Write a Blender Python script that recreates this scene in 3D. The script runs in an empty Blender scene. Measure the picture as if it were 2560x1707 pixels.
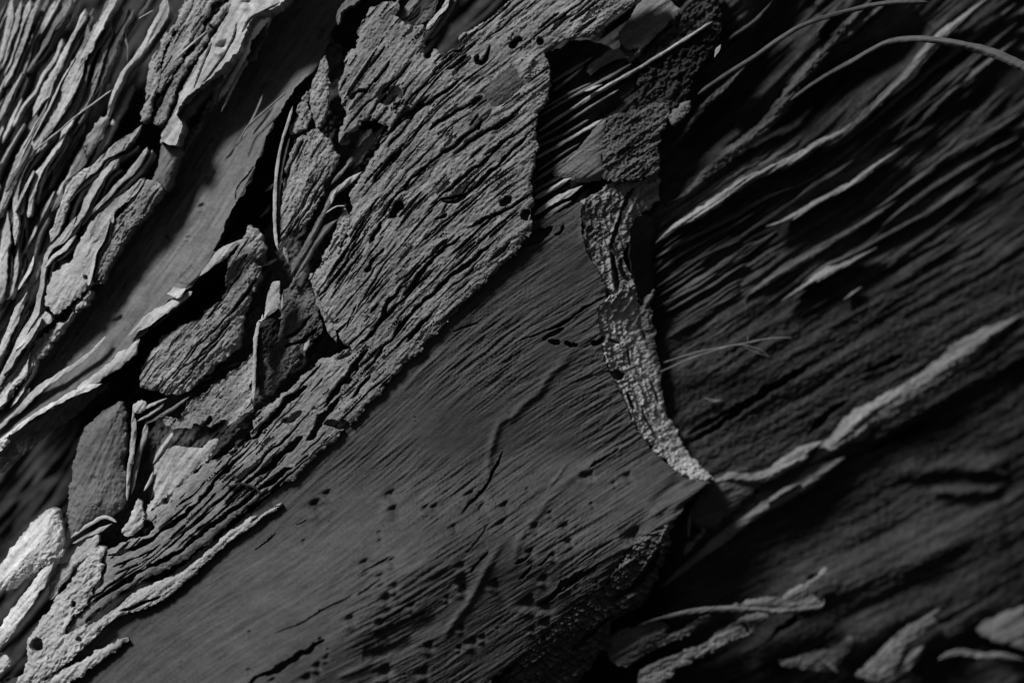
import bpy, math, random
import numpy as np

# ---------------------------------------------------------------- camera, sky, sun, exposure
S = 1e-4                      # one bark unit = 0.1 mm
DIST = 9000.0                 # camera stands 0.9 m off the trunk
sc = bpy.context.scene
cam_d = bpy.data.cameras.new('camera')
cam = bpy.data.objects.new('camera', cam_d)
sc.collection.objects.link(cam)
cam.location = (0, -DIST * S, 0)
cam.rotation_euler = (math.radians(90), 0, 0)
cam_d.sensor_width = 36.0
cam_d.lens = 36.0 * DIST / 2560.0
cam_d.clip_start = 0.01
cam_d.clip_end = 100.0
cam_d.dof.use_dof = True
cam_d.dof.focus_distance = (DIST - 60) * S
cam_d.dof.aperture_fstop = 3.9
sc.camera = cam

LDIR = np.array([-0.50, -0.56, 0.64]); LDIR /= np.linalg.norm(LDIR)   # towards the sun (x right, -y to camera, z up)
elev = math.asin(LDIR[2]); azim = math.atan2(LDIR[0], LDIR[1])
world = bpy.data.worlds.new('World'); sc.world = world
world.use_nodes = True
nt = world.node_tree; nt.nodes.clear()
wo = nt.nodes.new('ShaderNodeOutputWorld'); bg = nt.nodes.new('ShaderNodeBackground')
sky = nt.nodes.new('ShaderNodeTexSky'); sky.sky_type = 'NISHITA'; sky.sun_disc = False
sky.sun_elevation = elev; sky.sun_rotation = azim
bw = nt.nodes.new('ShaderNodeRGBToBW')         # the photograph is black and white
nt.links.new(sky.outputs[0], bw.inputs[0]); nt.links.new(bw.outputs[0], bg.inputs[0])
nt.links.new(bg.outputs[0], wo.inputs[0])
bg.inputs[1].default_value = 0.03
sun_d = bpy.data.lights.new('sun', 'SUN'); sun_d.energy = 5.0; sun_d.angle = math.radians(13)
sun = bpy.data.objects.new('sun', sun_d); sc.collection.objects.link(sun)
sun.location = tuple(LDIR * 3)
from mathutils import Vector
sun.rotation_euler = Vector(tuple(-LDIR)).to_track_quat('-Z', 'Y').to_euler()
sc.cycles.diffuse_bounces = 1
sc.view_settings.view_transform = 'Standard'; sc.view_settings.look = 'None'
sc.view_settings.exposure = -0.72; sc.view_settings.gamma = 1.0

# ---------------------------------------------------------------- noise, grain
rng = np.random.default_rng(11)
rnd = random.Random(5)

def blur_tile(a, s):
    f = np.fft.fft2(a)
    ky = np.fft.fftfreq(a.shape[0])[:, None]; kx = np.fft.fftfreq(a.shape[1])[None, :]
    r = np.real(np.fft.ifft2(f * np.exp(-2 * (math.pi ** 2) * s * s * (kx * kx + ky * ky))))
    r -= r.mean(); return (r / r.std()).astype(np.float32)

TS = 2.0
TILES = [blur_tile(rng.standard_normal((1024, 1024)), s) for s in (0.85, 1.7, 4.0, 10.0, 26.0)]

def NZ(i, u, v, o=0.0):
    x = (u / TS + o * 37.7) % 1024; y = (v / TS + o * 91.3) % 1024
    x0 = x.astype(np.int32); y0 = y.astype(np.int32)
    fx = (x - x0).astype(np.float32); fy = (y - y0).astype(np.float32)
    x0 %= 1024; y0 %= 1024; x1 = (x0 + 1) % 1024; y1 = (y0 + 1) % 1024
    t = TILES[i]
    return (t[y0, x0] * (1 - fx) + t[y0, x1] * fx) * (1 - fy) + (t[y1, x0] * (1 - fx) + t[y1, x1] * fx) * fy

# grain direction of the bark, degrees above the horizontal, at measured spots
FLOW = np.array([(60, 150, 66), (60, 500, 66), (50, 800, 62), (250, 200, 62), (500, 150, 60), (400, 450, 58), (250, 650, 58), (120, 1000, 44),
                 (500, 750, 46), (650, 350, 60), (740, 450, 66), (780, 600, 58), (930, 250, 56), (880, 600, 54), (1080, 480, 45),
                 (1280, 180, 36), (1280, 420, 38), (1200, 640, 44), (950, 900, 46), (700, 1080, 44), (500, 1280, 42),
                 (330, 1430, 32), (150, 1520, 52), (330, 1180, 78), (1050, 1050, 42), (1330, 700, 31), (1450, 900, 26),
                 (1300, 1150, 34), (900, 1250, 36), (600, 1500, 27), (900, 1600, 24), (1200, 1450, 29), (1400, 1600, 30),
                 (1550, 1250, 32), (1450, 330, 34), (1700, 450, 34), (1700, 800, 30), (2000, 500, 31), (2100, 250, 46),
                 (2400, 150, 42), (2400, 450, 36), (2000, 900, 31), (2400, 750, 27), (2300, 1100, 27), (2000, 1300, 18),
                 (2350, 1450, 24), (2000, 1600, 32), (1700, 1640, 26), (1750, 1450, 20)], float)

def flow_angle(u, v):
    c = np.zeros_like(u); s = np.zeros_like(u)
    for fu, fv, a in FLOW:
        w = 1.0 / ((u - fu) ** 2 + (v - fv) ** 2 + 90.0 ** 2) ** 1.4
        c += w * math.cos(math.radians(2 * a)); s += w * math.sin(math.radians(2 * a))
    return 0.5 * np.arctan2(s, c)

GS = 2.5; GU0, GV0 = -320.0, -320.0
GW, GH = int((2560 + 640) / GS), int((1707 + 640) / GS)
_cu = np.arange(0, GW, 8) * GS + GU0; _cv = np.arange(0, GH, 8) * GS + GV0
_A = flow_angle(*np.meshgrid(_cu, _cv))

def up8(a):
    x = np.arange(GW) / 8.0; y = np.arange(GH) / 8.0
    x0 = np.minimum(x.astype(int), a.shape[1] - 2); y0 = np.minimum(y.astype(int), a.shape[0] - 2)
    fx = np.clip(x - x0, 0, 1)[None, :]; fy = np.clip(y - y0, 0, 1)[:, None]
    a00 = a[np.ix_(y0, x0)]; a01 = a[np.ix_(y0, x0 + 1)]; a10 = a[np.ix_(y0 + 1, x0)]; a11 = a[np.ix_(y0 + 1, x0 + 1)]
    return (a00 * (1 - fx) + a01 * fx) * (1 - fy) + (a10 * (1 - fx) + a11 * fx) * fy

DX = up8(np.cos(_A)).astype(np.float32); DY = up8(-np.sin(_A)).astype(np.float32)

def lic(src, L):
    acc = src.copy()
    yy, xx = np.mgrid[0:GH, 0:GW].astype(np.float32)
    for sg in (1, -1):
        x = xx.copy(); y = yy.copy()
        for k in range(L):
            xi = np.clip(np.rint(x), 0, GW - 1).astype(np.int32); yi = np.clip(np.rint(y), 0, GH - 1).astype(np.int32)
            x += sg * DX[yi, xi]; y += sg * DY[yi, xi]
            xi = np.clip(np.rint(x), 0, GW - 1).astype(np.int32); yi = np.clip(np.rint(y), 0, GH - 1).astype(np.int32)
            acc += src[yi, xi] * (1 - 0.8 * k / L)
    acc -= acc.mean(); return (acc / acc.std()).astype(np.float32)

def whiten(s):
    a = blur_tile(rng.standard_normal((1024, 1536)), s)
    return np.ascontiguousarray(a[:GH, :GW])

GRAIN = [lic(whiten(0.6), 16), lic(whiten(1.3), 26), lic(whiten(3.2), 46), lic(whiten(0.7), 3), lic(whiten(0.55), 9), lic(whiten(1.0), 34)]

def GR(i, u, v):
    x = np.clip((u - GU0) / GS, 0, GW - 1.01); y = np.clip((v - GV0) / GS, 0, GH - 1.01)
    x0 = x.astype(np.int32); y0 = y.astype(np.int32)
    fx = (x - x0).astype(np.float32); fy = (y - y0).astype(np.float32)
    g = GRAIN[i]
    return (g[y0, x0] * (1 - fx) + g[y0, x0 + 1] * fx) * (1 - fy) + (g[y0 + 1, x0] * (1 - fx) + g[y0 + 1, x0 + 1] * fx) * fy

def follow(u, v, n, st, w):
    out = []
    for k in range(n):
        xi = int(np.clip((u - GU0) / GS, 0, GW - 1)); yi = int(np.clip((v - GV0) / GS, 0, GH - 1))
        a = rnd.gauss(0, .06)
        dx, dy = DX[yi, xi], DY[yi, xi]
        out.append((u, v, w * (0.35 + 0.65 * math.sin(math.pi * (k + .3) / n)), 0.0))
        u -= st * (dx + a * dy); v -= st * (dy - a * dx)
    return np.array(out)

def seams(region, n, w, depth):
    """long thin splits that run with the grain inside an outline"""
    P = pts(region)[:, :2]; out = []; lo, hi = P.min(0), P.max(0); t = 0
    while len(out) < n and t < n * 40:
        t += 1
        u, v = rnd.uniform(lo[0], hi[0]), rnd.uniform(lo[1], hi[1])
        if not inside(P, np.array([u]), np.array([v]))[0]: continue
        q = follow(u, v, rnd.randint(4, 11), rnd.uniform(18, 32), 1)
        q[1:, 0] += [rnd.gauss(0, 1.5) for _ in q[1:]]
        out.append((q[:, :2], w * rnd.uniform(.7, 1.3), depth * rnd.uniform(.7, 1.3)))
    return out

# ---------------------------------------------------------------- the round of the trunk
def H0(u, v):
    s = (u - 1000) * 0.85 + (v - 853) * 0.45
    p = np.maximum(s, 0)
    return np.where(s < 0, -s * s / 5600.0, -0.32 * (p - 330 * (1 - np.exp(-p / 330))))

def W(u, v, h):
    return np.stack([(u - 1280) * S, -h * S, (853.5 - v) * S], -1)

# ---------------------------------------------------------------- materials
def material(name, tone, rough=0.85, bump=0.5, grain_mm=0.6, vary=0.3, stretch=1.0):
    m = bpy.data.materials.new(name); m.use_nodes = True
    n = m.node_tree; n.nodes.clear()
    out = n.nodes.new('ShaderNodeOutputMaterial'); b = n.nodes.new('ShaderNodeBsdfPrincipled')
    b.inputs['Roughness'].default_value = rough
    b.inputs['Specular IOR Level'].default_value = 0.25
    geo = n.nodes.new('ShaderNodeNewGeometry')
    def noise(scale, detail, mapping=None):
        t = n.nodes.new('ShaderNodeTexNoise'); t.inputs['Scale'].default_value = scale; t.inputs['Detail'].default_value = detail
        n.links.new((mapping or geo).outputs[0], t.inputs['Vector']); return t
    mp = n.nodes.new('ShaderNodeMapping'); mp.inputs['Rotation'].default_value = (0, math.radians(40), 0)
    mp.inputs['Scale'].default_value = (1.0 / stretch, 1, 1)
    n.links.new(geo.outputs[0], mp.inputs['Vector'])
    n1 = noise(1 / (grain_mm * 1e-3), 3.0, mp); n2 = noise(90.0, 4.0, mp); n3 = noise(1 / (grain_mm * 3.5e-3), 3.0, mp)
    a1 = n.nodes.new('ShaderNodeMath'); a1.operation = 'MULTIPLY_ADD'
    n.links.new(n1.outputs[0], a1.inputs[0]); a1.inputs[1].default_value = 0.5
    a2 = n.nodes.new('ShaderNodeMath'); a2.operation = 'MULTIPLY_ADD'
    n.links.new(n2.outputs[0], a2.inputs[0]); a2.inputs[1].default_value = 0.9
    n.links.new(n3.outputs[0], a2.inputs[2]); n.links.new(a2.outputs[0], a1.inputs[2])
    mr = n.nodes.new('ShaderNodeMapRange')
    n.links.new(a1.outputs[0], mr.inputs[0])
    mr.inputs[1].default_value = 0.75; mr.inputs[2].default_value = 1.65
    mr.inputs[3].default_value = tone * (1 - vary); mr.inputs[4].default_value = tone * (1 + vary)
    at = n.nodes.new('ShaderNodeAttribute'); at.attribute_name = 'tone'
    ml = n.nodes.new('ShaderNodeMath'); ml.operation = 'MULTIPLY'
    n.links.new(mr.outputs[0], ml.inputs[0]); n.links.new(at.outputs['Fac'], ml.inputs[1])
    n.links.new(ml.outputs[0], b.inputs['Base Color'])
    bp = n.nodes.new('ShaderNodeBump'); bp.inputs['Strength'].default_value = bump; bp.inputs['Distance'].default_value = grain_mm * 0.35e-3
    n.links.new(n1.outputs[0], bp.inputs['Height']); n.links.new(bp.outputs[0], b.inputs['Normal'])
    n.links.new(b.outputs[0], out.inputs[0])
    return m

MAT = {
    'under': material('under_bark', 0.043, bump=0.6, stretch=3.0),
    'skin': material('smooth_bark_skin', 0.082, bump=0.35, grain_mm=0.5, vary=0.22, stretch=5.0),
    'sheet': material('papery_bark', 0.165, bump=0.25, grain_mm=0.5, vary=0.25, stretch=3.0),
    'cork': material('corky_bark', 0.265, bump=0.8, grain_mm=0.7, vary=0.30, stretch=1.6),
    'fresh': material('torn_bark', 0.42, bump=0.8, grain_mm=0.7, vary=0.35),
    'dim': material('dull_and_shaded_cork', 0.12, bump=0.8, grain_mm=0.7, vary=0.45),  # dull cork; also carries the shade of some turned-away faces
    'dark': material('dark_and_shaded_bark', 0.035, bump=0.4, vary=0.3),  # near-black; the shade of membrane and flake is put into it
    'strip': material('bark_strip', 0.45, bump=0.4, grain_mm=0.6, vary=0.28, stretch=3.0),
    'fibre': material('bast_fibre', 0.17, bump=0.4, grain_mm=0.6, vary=0.25, stretch=3.0),
    'ledge': material('ledge_bark', 0.22, bump=0.6, grain_mm=0.8, vary=0.35, stretch=2.0),
    'bast': material('dark_bast', 0.095, bump=0.4, grain_mm=0.6, vary=0.35, stretch=3.0),
    'dull': material('dull_strip', 0.16, bump=0.6, grain_mm=0.7, vary=0.35, stretch=2.0),
    'white': material('lit_pale_cork', 0.62, bump=0.7, grain_mm=0.8, vary=0.22),  # near-white; carries the strong light on the left-hand pieces
}

# ---------------------------------------------------------------- geometry tools
CROPS = {'X': (0, 0, 1.0), 'A': (0, 0, 2.613), 'B': (0, 550, 2.613), 'C': (0, 1107, 2.613), 'D': (1300, 0, 1.867), 'E': (1300, 867, 1.867),
         'F': (600, 0, 2.613), 'G': (640, 427, 3.672), 'H': (640, 854, 3.672), 'I': (1280, 427, 3.672), 'J': (1280, 854, 3.672),
         'K': (640, 1280, 3.672), 'L': (1280, 1280, 3.672)}

def pts(s):
    """'A x,y[,w] ... B x,y' -> array of bark units; a letter names the tracing grid the numbers are read on."""
    cu, cv, f = CROPS['X']; out = []
    for tok in s.split():
        if tok in CROPS:
            cu, cv, f = CROPS[tok]; continue
        q = [float(x) for x in tok.split(',')]
        out.append([cu + q[0] / f, cv + q[1] / f] + q[2:])
    n = max(len(q) for q in out)
    return np.array([q + [0.0] * (n - len(q)) for q in out])

def catmull(P, k, closed):
    n = len(P); idx = range(n) if closed else range(n - 1); out = []
    for i in idx:
        if closed: a, b, c, d = P[i - 1], P[i], P[(i + 1) % n], P[(i + 2) % n]
        else: a, b, c, d = P[max(i - 1, 0)], P[i], P[i + 1], P[min(i + 2, n - 1)]
        for j in range(k):
            t = j / k
            out.append(0.5 * (2 * b + (c - a) * t + (2 * a - 5 * b + 4 * c - d) * t * t + (3 * b - a - 3 * c + d) * t ** 3))
    if not closed: out.append(P[-1])
    return np.array(out)

def seg_dist(P, u, v, closed=False):
    """distance to a polyline and the running parameter 0..1"""
    d2 = np.full(u.shape, 1e18); tt = np.zeros(u.shape)
    n = len(P); m = n if closed else n - 1
    for i in range(m):
        a = P[i]; b = P[(i + 1) % n]; ex, ey = b[0] - a[0], b[1] - a[1]; L2 = ex * ex + ey * ey + 1e-9
        t = np.clip(((u - a[0]) * ex + (v - a[1]) * ey) / L2, 0, 1)
        q = (u - a[0] - t * ex) ** 2 + (v - a[1] - t * ey) ** 2
        k = q < d2
        d2 = np.where(k, q, d2); tt = np.where(k, (i + t) / m, tt)
    return np.sqrt(d2), tt

def inside(P, u, v):
    r = np.zeros(u.shape, bool); n = len(P)
    for i in range(n):
        a = P[i]; b = P[(i + 1) % n]
        if a[1] == b[1]: continue
        c = ((a[1] > v) != (b[1] > v))
        x = (b[0] - a[0]) * (v - a[1]) / (b[1] - a[1]) + a[0]
        r ^= c & (u < x)
    return r

def make_mesh(name, co, quads, mat, parent=None, soft=True, tone=None):
    me = bpy.data.meshes.new(name)
    org = np.array([co[:, 0].mean(), co[:, 1].max(), co[:, 2].mean()])
    base = np.array(parent['org']) if parent is not None else np.zeros(3)
    me.vertices.add(len(co)); me.vertices.foreach_set('co', (co - org).astype(np.float32).ravel())
    nq = len(quads)
    me.loops.add(nq * 4); me.loops.foreach_set('vertex_index', quads.astype(np.int32).ravel())
    me.polygons.add(nq); me.polygons.foreach_set('loop_start', np.arange(nq, dtype=np.int32) * 4)
    me.polygons.foreach_set('loop_total', np.full(nq, 4, np.int32))
    me.polygons.foreach_set('use_smooth', np.full(nq, soft))
    me.update(calc_edges=True); me.validate()
    at = me.attributes.new('tone', 'FLOAT', 'POINT')          # the bark's own colour streaks
    at.data.foreach_set('value', (np.ones(len(co)) if tone is None else np.clip(tone, 0.45, 1.7)).astype(np.float32))
    me.materials.append(MAT[mat])
    o = bpy.data.objects.new(name, me); sc.collection.objects.link(o)
    o.location = tuple(org - base)
    if parent is not None: o.parent = parent
    o['org'] = [float(x) for x in org]
    return o

def tag(o, label=None, cat=None, group=None, kind=None):
    if label: o['label'] = label
    if cat: o['category'] = cat
    if group: o['group'] = group
    if kind: o['kind'] = kind
    return o

def cut(h, u, v, line, w, depth, smooth=False):
    """carve (depth > 0) or raise (depth < 0) a line of width w into a height field, in place; flat arrays"""
    L = catmull(line[:, :2], 3, False); pad = w * 2 + 8
    k = np.nonzero((u > L[:, 0].min() - pad) & (u < L[:, 0].max() + pad) & (v > L[:, 1].min() - pad) & (v < L[:, 1].max() + pad))[0]
    if not len(k): return
    uu, vv = u[k], v[k]
    wob = 0 if smooth else min(w * 0.16, 2.0)
    d, t = seg_dist(L, uu + wob * NZ(2, uu, vv, 3), vv + wob * NZ(2, uu, vv, 7))
    tap = np.sqrt(np.clip(np.sin(np.pi * np.clip(t, 0.01, 0.99)) * 1.5, 0, 1))
    if smooth:
        h[k] -= depth * tap * np.exp(-(d / (w * 0.5)) ** 2)
    else:
        ww = np.maximum(w * 0.6 * tap * (1 + 0.15 * NZ(3, uu, vv, 5) + 0.14 * NZ(2, uu, vv, 15) + 0.10 * NZ(1, uu, vv, 16)), 0.6)
        h[k] -= 2.6 * depth * tap * np.clip((ww - d) / 3.2, 0, 1)

def plate(name, label, cat, poly, base, mat, thick=40, tilt=(0, 0), edge=(6, 9), rough=(2.5, 1), grain=(0.6, 0.8, 1.2), gran=(0, 1),
          slits=None, cracks=(), ridges=(), dents=(), pits=(), fall=None, step=2.5, smooth=2, group=None, parent=None, lumps=0.0, fn=None, dashes=None, gmask=None, tonal=1.0, splits=None):
    P = pts(poly)[:, :2] if isinstance(poly, str) else poly
    if smooth > 1: P = catmull(P, smooth, True)
    P0 = P
    pad = step * 3 + rough[0] * 3
    u0, v0 = P.min(0) - pad; u1, v1 = P.max(0) + pad
    u0 = max(u0, -300); v0 = max(v0, -260); u1 = min(u1, 2860); v1 = min(v1, 1970)
    nu = int((u1 - u0) / step) + 2; nv = int((v1 - v0) / step) + 2
    U, V = np.meshgrid(u0 + np.arange(nu) * step, v0 + np.arange(nv) * step)
    u = U.ravel(); v = V.ravel()
    d, _ = seg_dist(P, u, v, True)
    sd = np.where(inside(P, u, v), d, -d)
    sd += rough[0] * (0.7 * NZ(1 + rough[1], u, v, 1) + 0.45 * NZ(rough[1], u, v, 2) + 0.3 * NZ(0, u, v, 3))
    SD = sd.reshape(nv, nu)
    ins = SD > 0
    q = ins[:-1, :-1] | ins[1:, :-1] | ins[:-1, 1:] | ins[1:, 1:]
    qi, qj = np.nonzero(q)
    idx = np.arange(nv * nu).reshape(nv, nu)
    quads = np.stack([idx[qi, qj], idx[qi + 1, qj], idx[qi + 1, qj + 1], idx[qi, qj + 1]], 1)
    gv, gu = np.gradient(SD, step)
    g = np.sqrt(gu ** 2 + gv ** 2) + 1e-6
    mv = np.clip(-SD / g, 0, step * 1.2) * (SD < 0)
    u = (U + gu / g * mv).ravel(); v = (V + gv / g * mv).ravel()
    used = np.unique(quads); remap = np.full(nv * nu, -1); remap[used] = np.arange(len(used)); quads = remap[quads]
    u = u[used]; v = v[used]; sdu = np.maximum(sd[used], 0)
    cu, cv = P0.mean(0)
    h = np.full(u.shape, float(base)) + tilt[0] * (u - cu) + tilt[1] * (v - cv)
    if fall is not None:
        fl, fs = fall
        dd, _ = seg_dist(pts(fl)[:, :2], u, v); h -= fs * dd
    if fn is not None: h += fn(u, v, sdu)
    gm = 1.0 if gmask is None else gmask(u, v)
    h += gm * (grain[0] * GR(0, u, v) + grain[1] * GR(1, u, v) + grain[2] * GR(2, u, v))
    if lumps: h += lumps * NZ(4, u, v, 4) + lumps * 0.4 * NZ(3, u, v, 6)
    if gran[0]:
        i = gran[1]; iso = gran[2] if len(gran) > 2 else 1.0
        n1 = NZ(i, u, v, 8); n2 = NZ(i + 1, u, v, 9); g3 = GR(3, u, v)
        h += gm * gran[0] * (0.3 * iso * n2 + 0.6 * iso * n1 + 0.75 * g3 - 2.2 * np.clip(n1 * (0.3 + 0.3 * iso) + n2 * 0.4 + g3 * 0.65 - 1.0, 0, 1.6))
    if slits:
        th, dep, which = slits
        c = GR(which, u, v) + 0.5 * NZ(3, u, v, 12)
        h -= dep * np.clip((c - th) * 3.5, 0, 1)
    if mat == 'cork' and dashes is None: dashes = (1.75, 9); tonal = 1.6
    if dashes:                                   # short narrow dashes between the fibres
        c = GR(0, u, v) + 0.8 * NZ(3, u, v, 31) + 0.5 * NZ(4, u, v, 32)
        h -= dashes[1] * np.clip((c - dashes[0]) * 2.5, 0, 1)
    for c in list(cracks) + (seams(*splits) if splits else []): cut(h, u, v, c[0], c[1], c[2])
    for c in ridges: cut(h, u, v, c[0], c[1], -c[2], True)
    for c in dents: cut(h, u, v, c[0], c[1], c[2], True)
    for (pu, pv, pr, pd) in pits:
        k = np.nonzero((np.abs(u - pu) < 8 * pr) & (np.abs(v - pv) < 8 * pr))[0]
        if not len(k): continue
        a = math.radians(30); du = u[k] - pu; dv = v[k] - pv
        x = du * math.cos(a) - dv * math.sin(a); y = du * math.sin(a) + dv * math.cos(a)
        w = np.where(x < 0, 1.3, 0.95) * pr * (1 + 0.15 * NZ(2, u[k], v[k], 13))
        yy = y + 0.25 * pr
        r2 = (x / w) ** 2 + np.where(yy < 0, (yy / (0.42 * pr)) ** 2, (yy / (2.0 * pr)) ** 2)
        h[k] -= pd * np.exp(-r2 * 1.1) * (1 + 0.12 * NZ(1, u[k], v[k], 17)) - 0.55 * pd * np.exp(-((du + .55 * pr) / (1.15 * pr)) ** 2 - ((dv - pr * 1.75) / (.75 * pr)) ** 2)
    h -= edge[0] * np.exp(-sdu / edge[1])
    h += H0(u, v)
    tn = 1 + tonal * (0.10 * GR(4, u, v) + 0.09 * GR(5, u, v) + 0.06 * NZ(0, u, v, 51) + 0.07 * NZ(4, u, v, 52))
    co = W(u, v, h)
    E = np.concatenate([quads[:, [0, 1]], quads[:, [1, 2]], quads[:, [2, 3]], quads[:, [3, 0]]])
    key = np.sort(E, 1); kk = key[:, 0].astype(np.int64) * len(u) + key[:, 1]
    _, first, cnt = np.unique(kk, return_index=True, return_counts=True)
    B = E[first[cnt == 1]]
    n0 = len(u)
    rim = np.unique(B); rm = np.full(n0, -1); rm[rim] = np.arange(len(rim)); nr = len(rim)
    top = co[rim]; mid = top.copy(); bot = top.copy()
    mid[:, 1] += 0.45 * thick * S; bot[:, 1] += thick * S
    wv = NZ(2, u[rim], v[rim] + 300, 20)[:, None] * 1.6 * S
    mid[:, 0:1] += wv; mid[:, 2:3] -= wv * 0.7
    co = np.concatenate([co, top, mid, bot]); tn = np.concatenate([tn, tn[rim], tn[rim], tn[rim]])
    b0, b1 = rm[B[:, 0]], rm[B[:, 1]]
    sk1 = np.stack([n0 + b1, n0 + b0, n0 + nr + b0, n0 + nr + b1], 1)
    sk2 = np.stack([n0 + nr + b1, n0 + nr + b0, n0 + 2 * nr + b0, n0 + 2 * nr + b1], 1)
    o = make_mesh(name, co, np.concatenate([quads, sk1, sk2]), mat, parent, soft=False, tone=tn)
    return tag(o, label, cat, group)

def ribbon(name, label, cat, line, base, mat, roll=0.25, dome=0.15, thick=10, gran=0.0, wob=0.18, grain=1.0, step=3.0, group=None, parent=None,
           twist=0.0, arch=0.0, seed=0, streak=2.4, plies=0, taper=None):
    """a strip that follows a traced line: u,v,width[,extra height]; roll > 0 turns its face to the upper left"""
    P = pts(line) if isinstance(line, str) else line
    if P.shape[1] < 4: P = np.concatenate([P, np.zeros((len(P), 4 - P.shape[1]))], 1)
    C = catmull(P, 12, False)
    L = np.concatenate([[0], np.cumsum(np.hypot(*np.diff(C[:, :2], axis=0).T))])
    n = max(int(L[-1] / step), 6); s = np.linspace(0, L[-1], n)
    cu, cv, w, dh = (np.interp(s, L, C[:, i]) for i in range(4))
    w = np.maximum(w, 1.6)
    tu = np.gradient(cu); tv = np.gradient(cv); tl = np.hypot(tu, tv) + 1e-9
    pu, pv = tv / tl, -tu / tl
    if pu.mean() + pv.mean() < 0: pu, pv = -pu, -pv          # points to the lower right
    m = int(np.clip(w.max() / 2.0, 4, 20)); t = np.linspace(-1, 1, m + 1)
    T, _ = np.meshgrid(t, s); CU, PU, CV, PV, WD, DH = (a[:, None] for a in (cu, pu, cv, pv, w, dh))
    ss = seed * 17.3 + cu[0] * 0.37
    def side(o): return np.maximum(1 + wob * (0.55 * NZ(3, s + ss, np.full(n, 50.0 + ss), o) + 0.5 * NZ(2, s + ss, np.full(n, 90.0 + ss), o) + 0.35 * NZ(1, s + ss, np.full(n, 120.0 + ss), o)), 0.15)
    wid = np.where(T < 0, side(1)[:, None], side(2)[:, None])
    t0, t1 = (0.5 + rnd.random() * 2.2, 0.5 + rnd.random() * 2.2) if taper is None else (taper, taper)
    end = np.clip(np.minimum(s / (w * t0 + 2), (s[-1] - s) / (w * t1 + 2)), 0.06, 1)[:, None] ** 0.8
    X = CU + PU * T * WD * 0.5 * wid * end; Y = CV + PV * T * WD * 0.5 * wid * end
    rl = (roll + twist * np.sin(s / max(L[-1], 1) * math.pi * 2 + ss))[:, None]
    h = base + DH + arch * np.sin(np.pi * s / s[-1])[:, None] + rl * T * WD * 0.5 + dome * WD * (1 - T * T)
    x, y = X.ravel(), Y.ravel()
    h = h.ravel() + H0(x, y)
    gfac = np.clip(w / 14, 0.25, 1)[:, None] * np.ones_like(T)
    h += (gfac.ravel()) * grain * (0.6 * GR(1, x, y) + 0.9 * GR(0, x, y) + 0.7 * GR(2, x, y))
    if gran:
        g1 = NZ(0, x, y, 8); g2 = NZ(1, x, y, 9)
        h += gran * (0.6 * g1 + 0.4 * g2 + 0.5 * GR(3, x, y) - 2.0 * np.clip(g1 * .6 + g2 * .6 - .9, 0, 1.6))
    SS = np.broadcast_to(s[:, None], T.shape).ravel(); TW = (T * WD * 0.5).ravel()
    st = 0.6 * NZ(2, SS * 0.10 + ss * 3, TW * 1.5 + ss * 9, 21) + 0.5 * NZ(1, SS * 0.12 + ss * 5, TW * 0.9 + ss * 7, 22)
    h += streak * gfac.ravel() * st
    tn = 1 + 0.16 * st + 0.08 * NZ(0, x, y, 51) + 0.1 * NZ(3, x, y, 52)
    top = W(x, y, h)
    sh = (np.maximum(thick * end, 0.8) * np.ones_like(T)).ravel()
    bot = W(x, y, h - sh)
    k = m + 1; a = np.arange(n - 1)[:, None] * k + np.arange(m)[None, :]
    q = np.stack([a, a + 1, a + k + 1, a + k], -1).reshape(-1, 4)
    if (pu.mean() * tv.mean() - pv.mean() * tu.mean()) < 0: q = q[:, ::-1]
    N = n * k
    loop = np.concatenate([np.arange(n) * k, (n - 1) * k + np.arange(1, k), (np.arange(n)[::-1] * k + m)[1:], np.arange(k)[::-1][1:]])
    nl = len(loop) - 1; loop = loop[:nl]
    i0 = np.arange(nl); i1 = (i0 + 1) % nl
    side_q = np.stack([2 * N + i0, 2 * N + i1, 2 * N + nl + i1, 2 * N + nl + i0], 1)
    o = make_mesh(name, np.concatenate([top, bot, top[loop], bot[loop]]), np.concatenate([q, q[:, ::-1] + N, side_q]), mat, parent, soft=False, tone=np.concatenate([tn, tn, tn[loop], tn[loop]]))
    p0 = o
    for j in range(plies):                       # thinner layers of the same strip showing along its lower right side
        off = (0.5 + 0.28 * (j + 1)) * w + 2 + 2.5 * NZ(3, s * 1.0 + ss, np.full(n, 20.0 + ss), 33 + j)
        a0, a1 = sorted((rnd.uniform(0, .45), rnd.uniform(.55, 1)))
        i0, i1 = int(a0 * n), max(int(a1 * n), int(a0 * n) + 6)
        kk = np.arange(i0, min(i1, n), max(1, int(24 / step)))
        if len(kk) < 3: continue
        pl = np.stack([cu + pu * off, cv + pv * off, 3.0 + w * 0.16, dh], 1)[kk]
        p1 = ribbon(('under_layer', 'inner_fibre', 'frayed_edge')[j % 3], None, None, pl, base - 14 * (j + 1), rnd.choice([mat, mat, 'cork', 'fibre']), roll=roll, dome=0.05, thick=thick, gran=gran * .6, wob=.3, step=step, parent=p0, seed=seed + 7 + j, streak=1.0)
        if p0 is o: p0 = p1
    return tag(o, label, cat, group)

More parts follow.
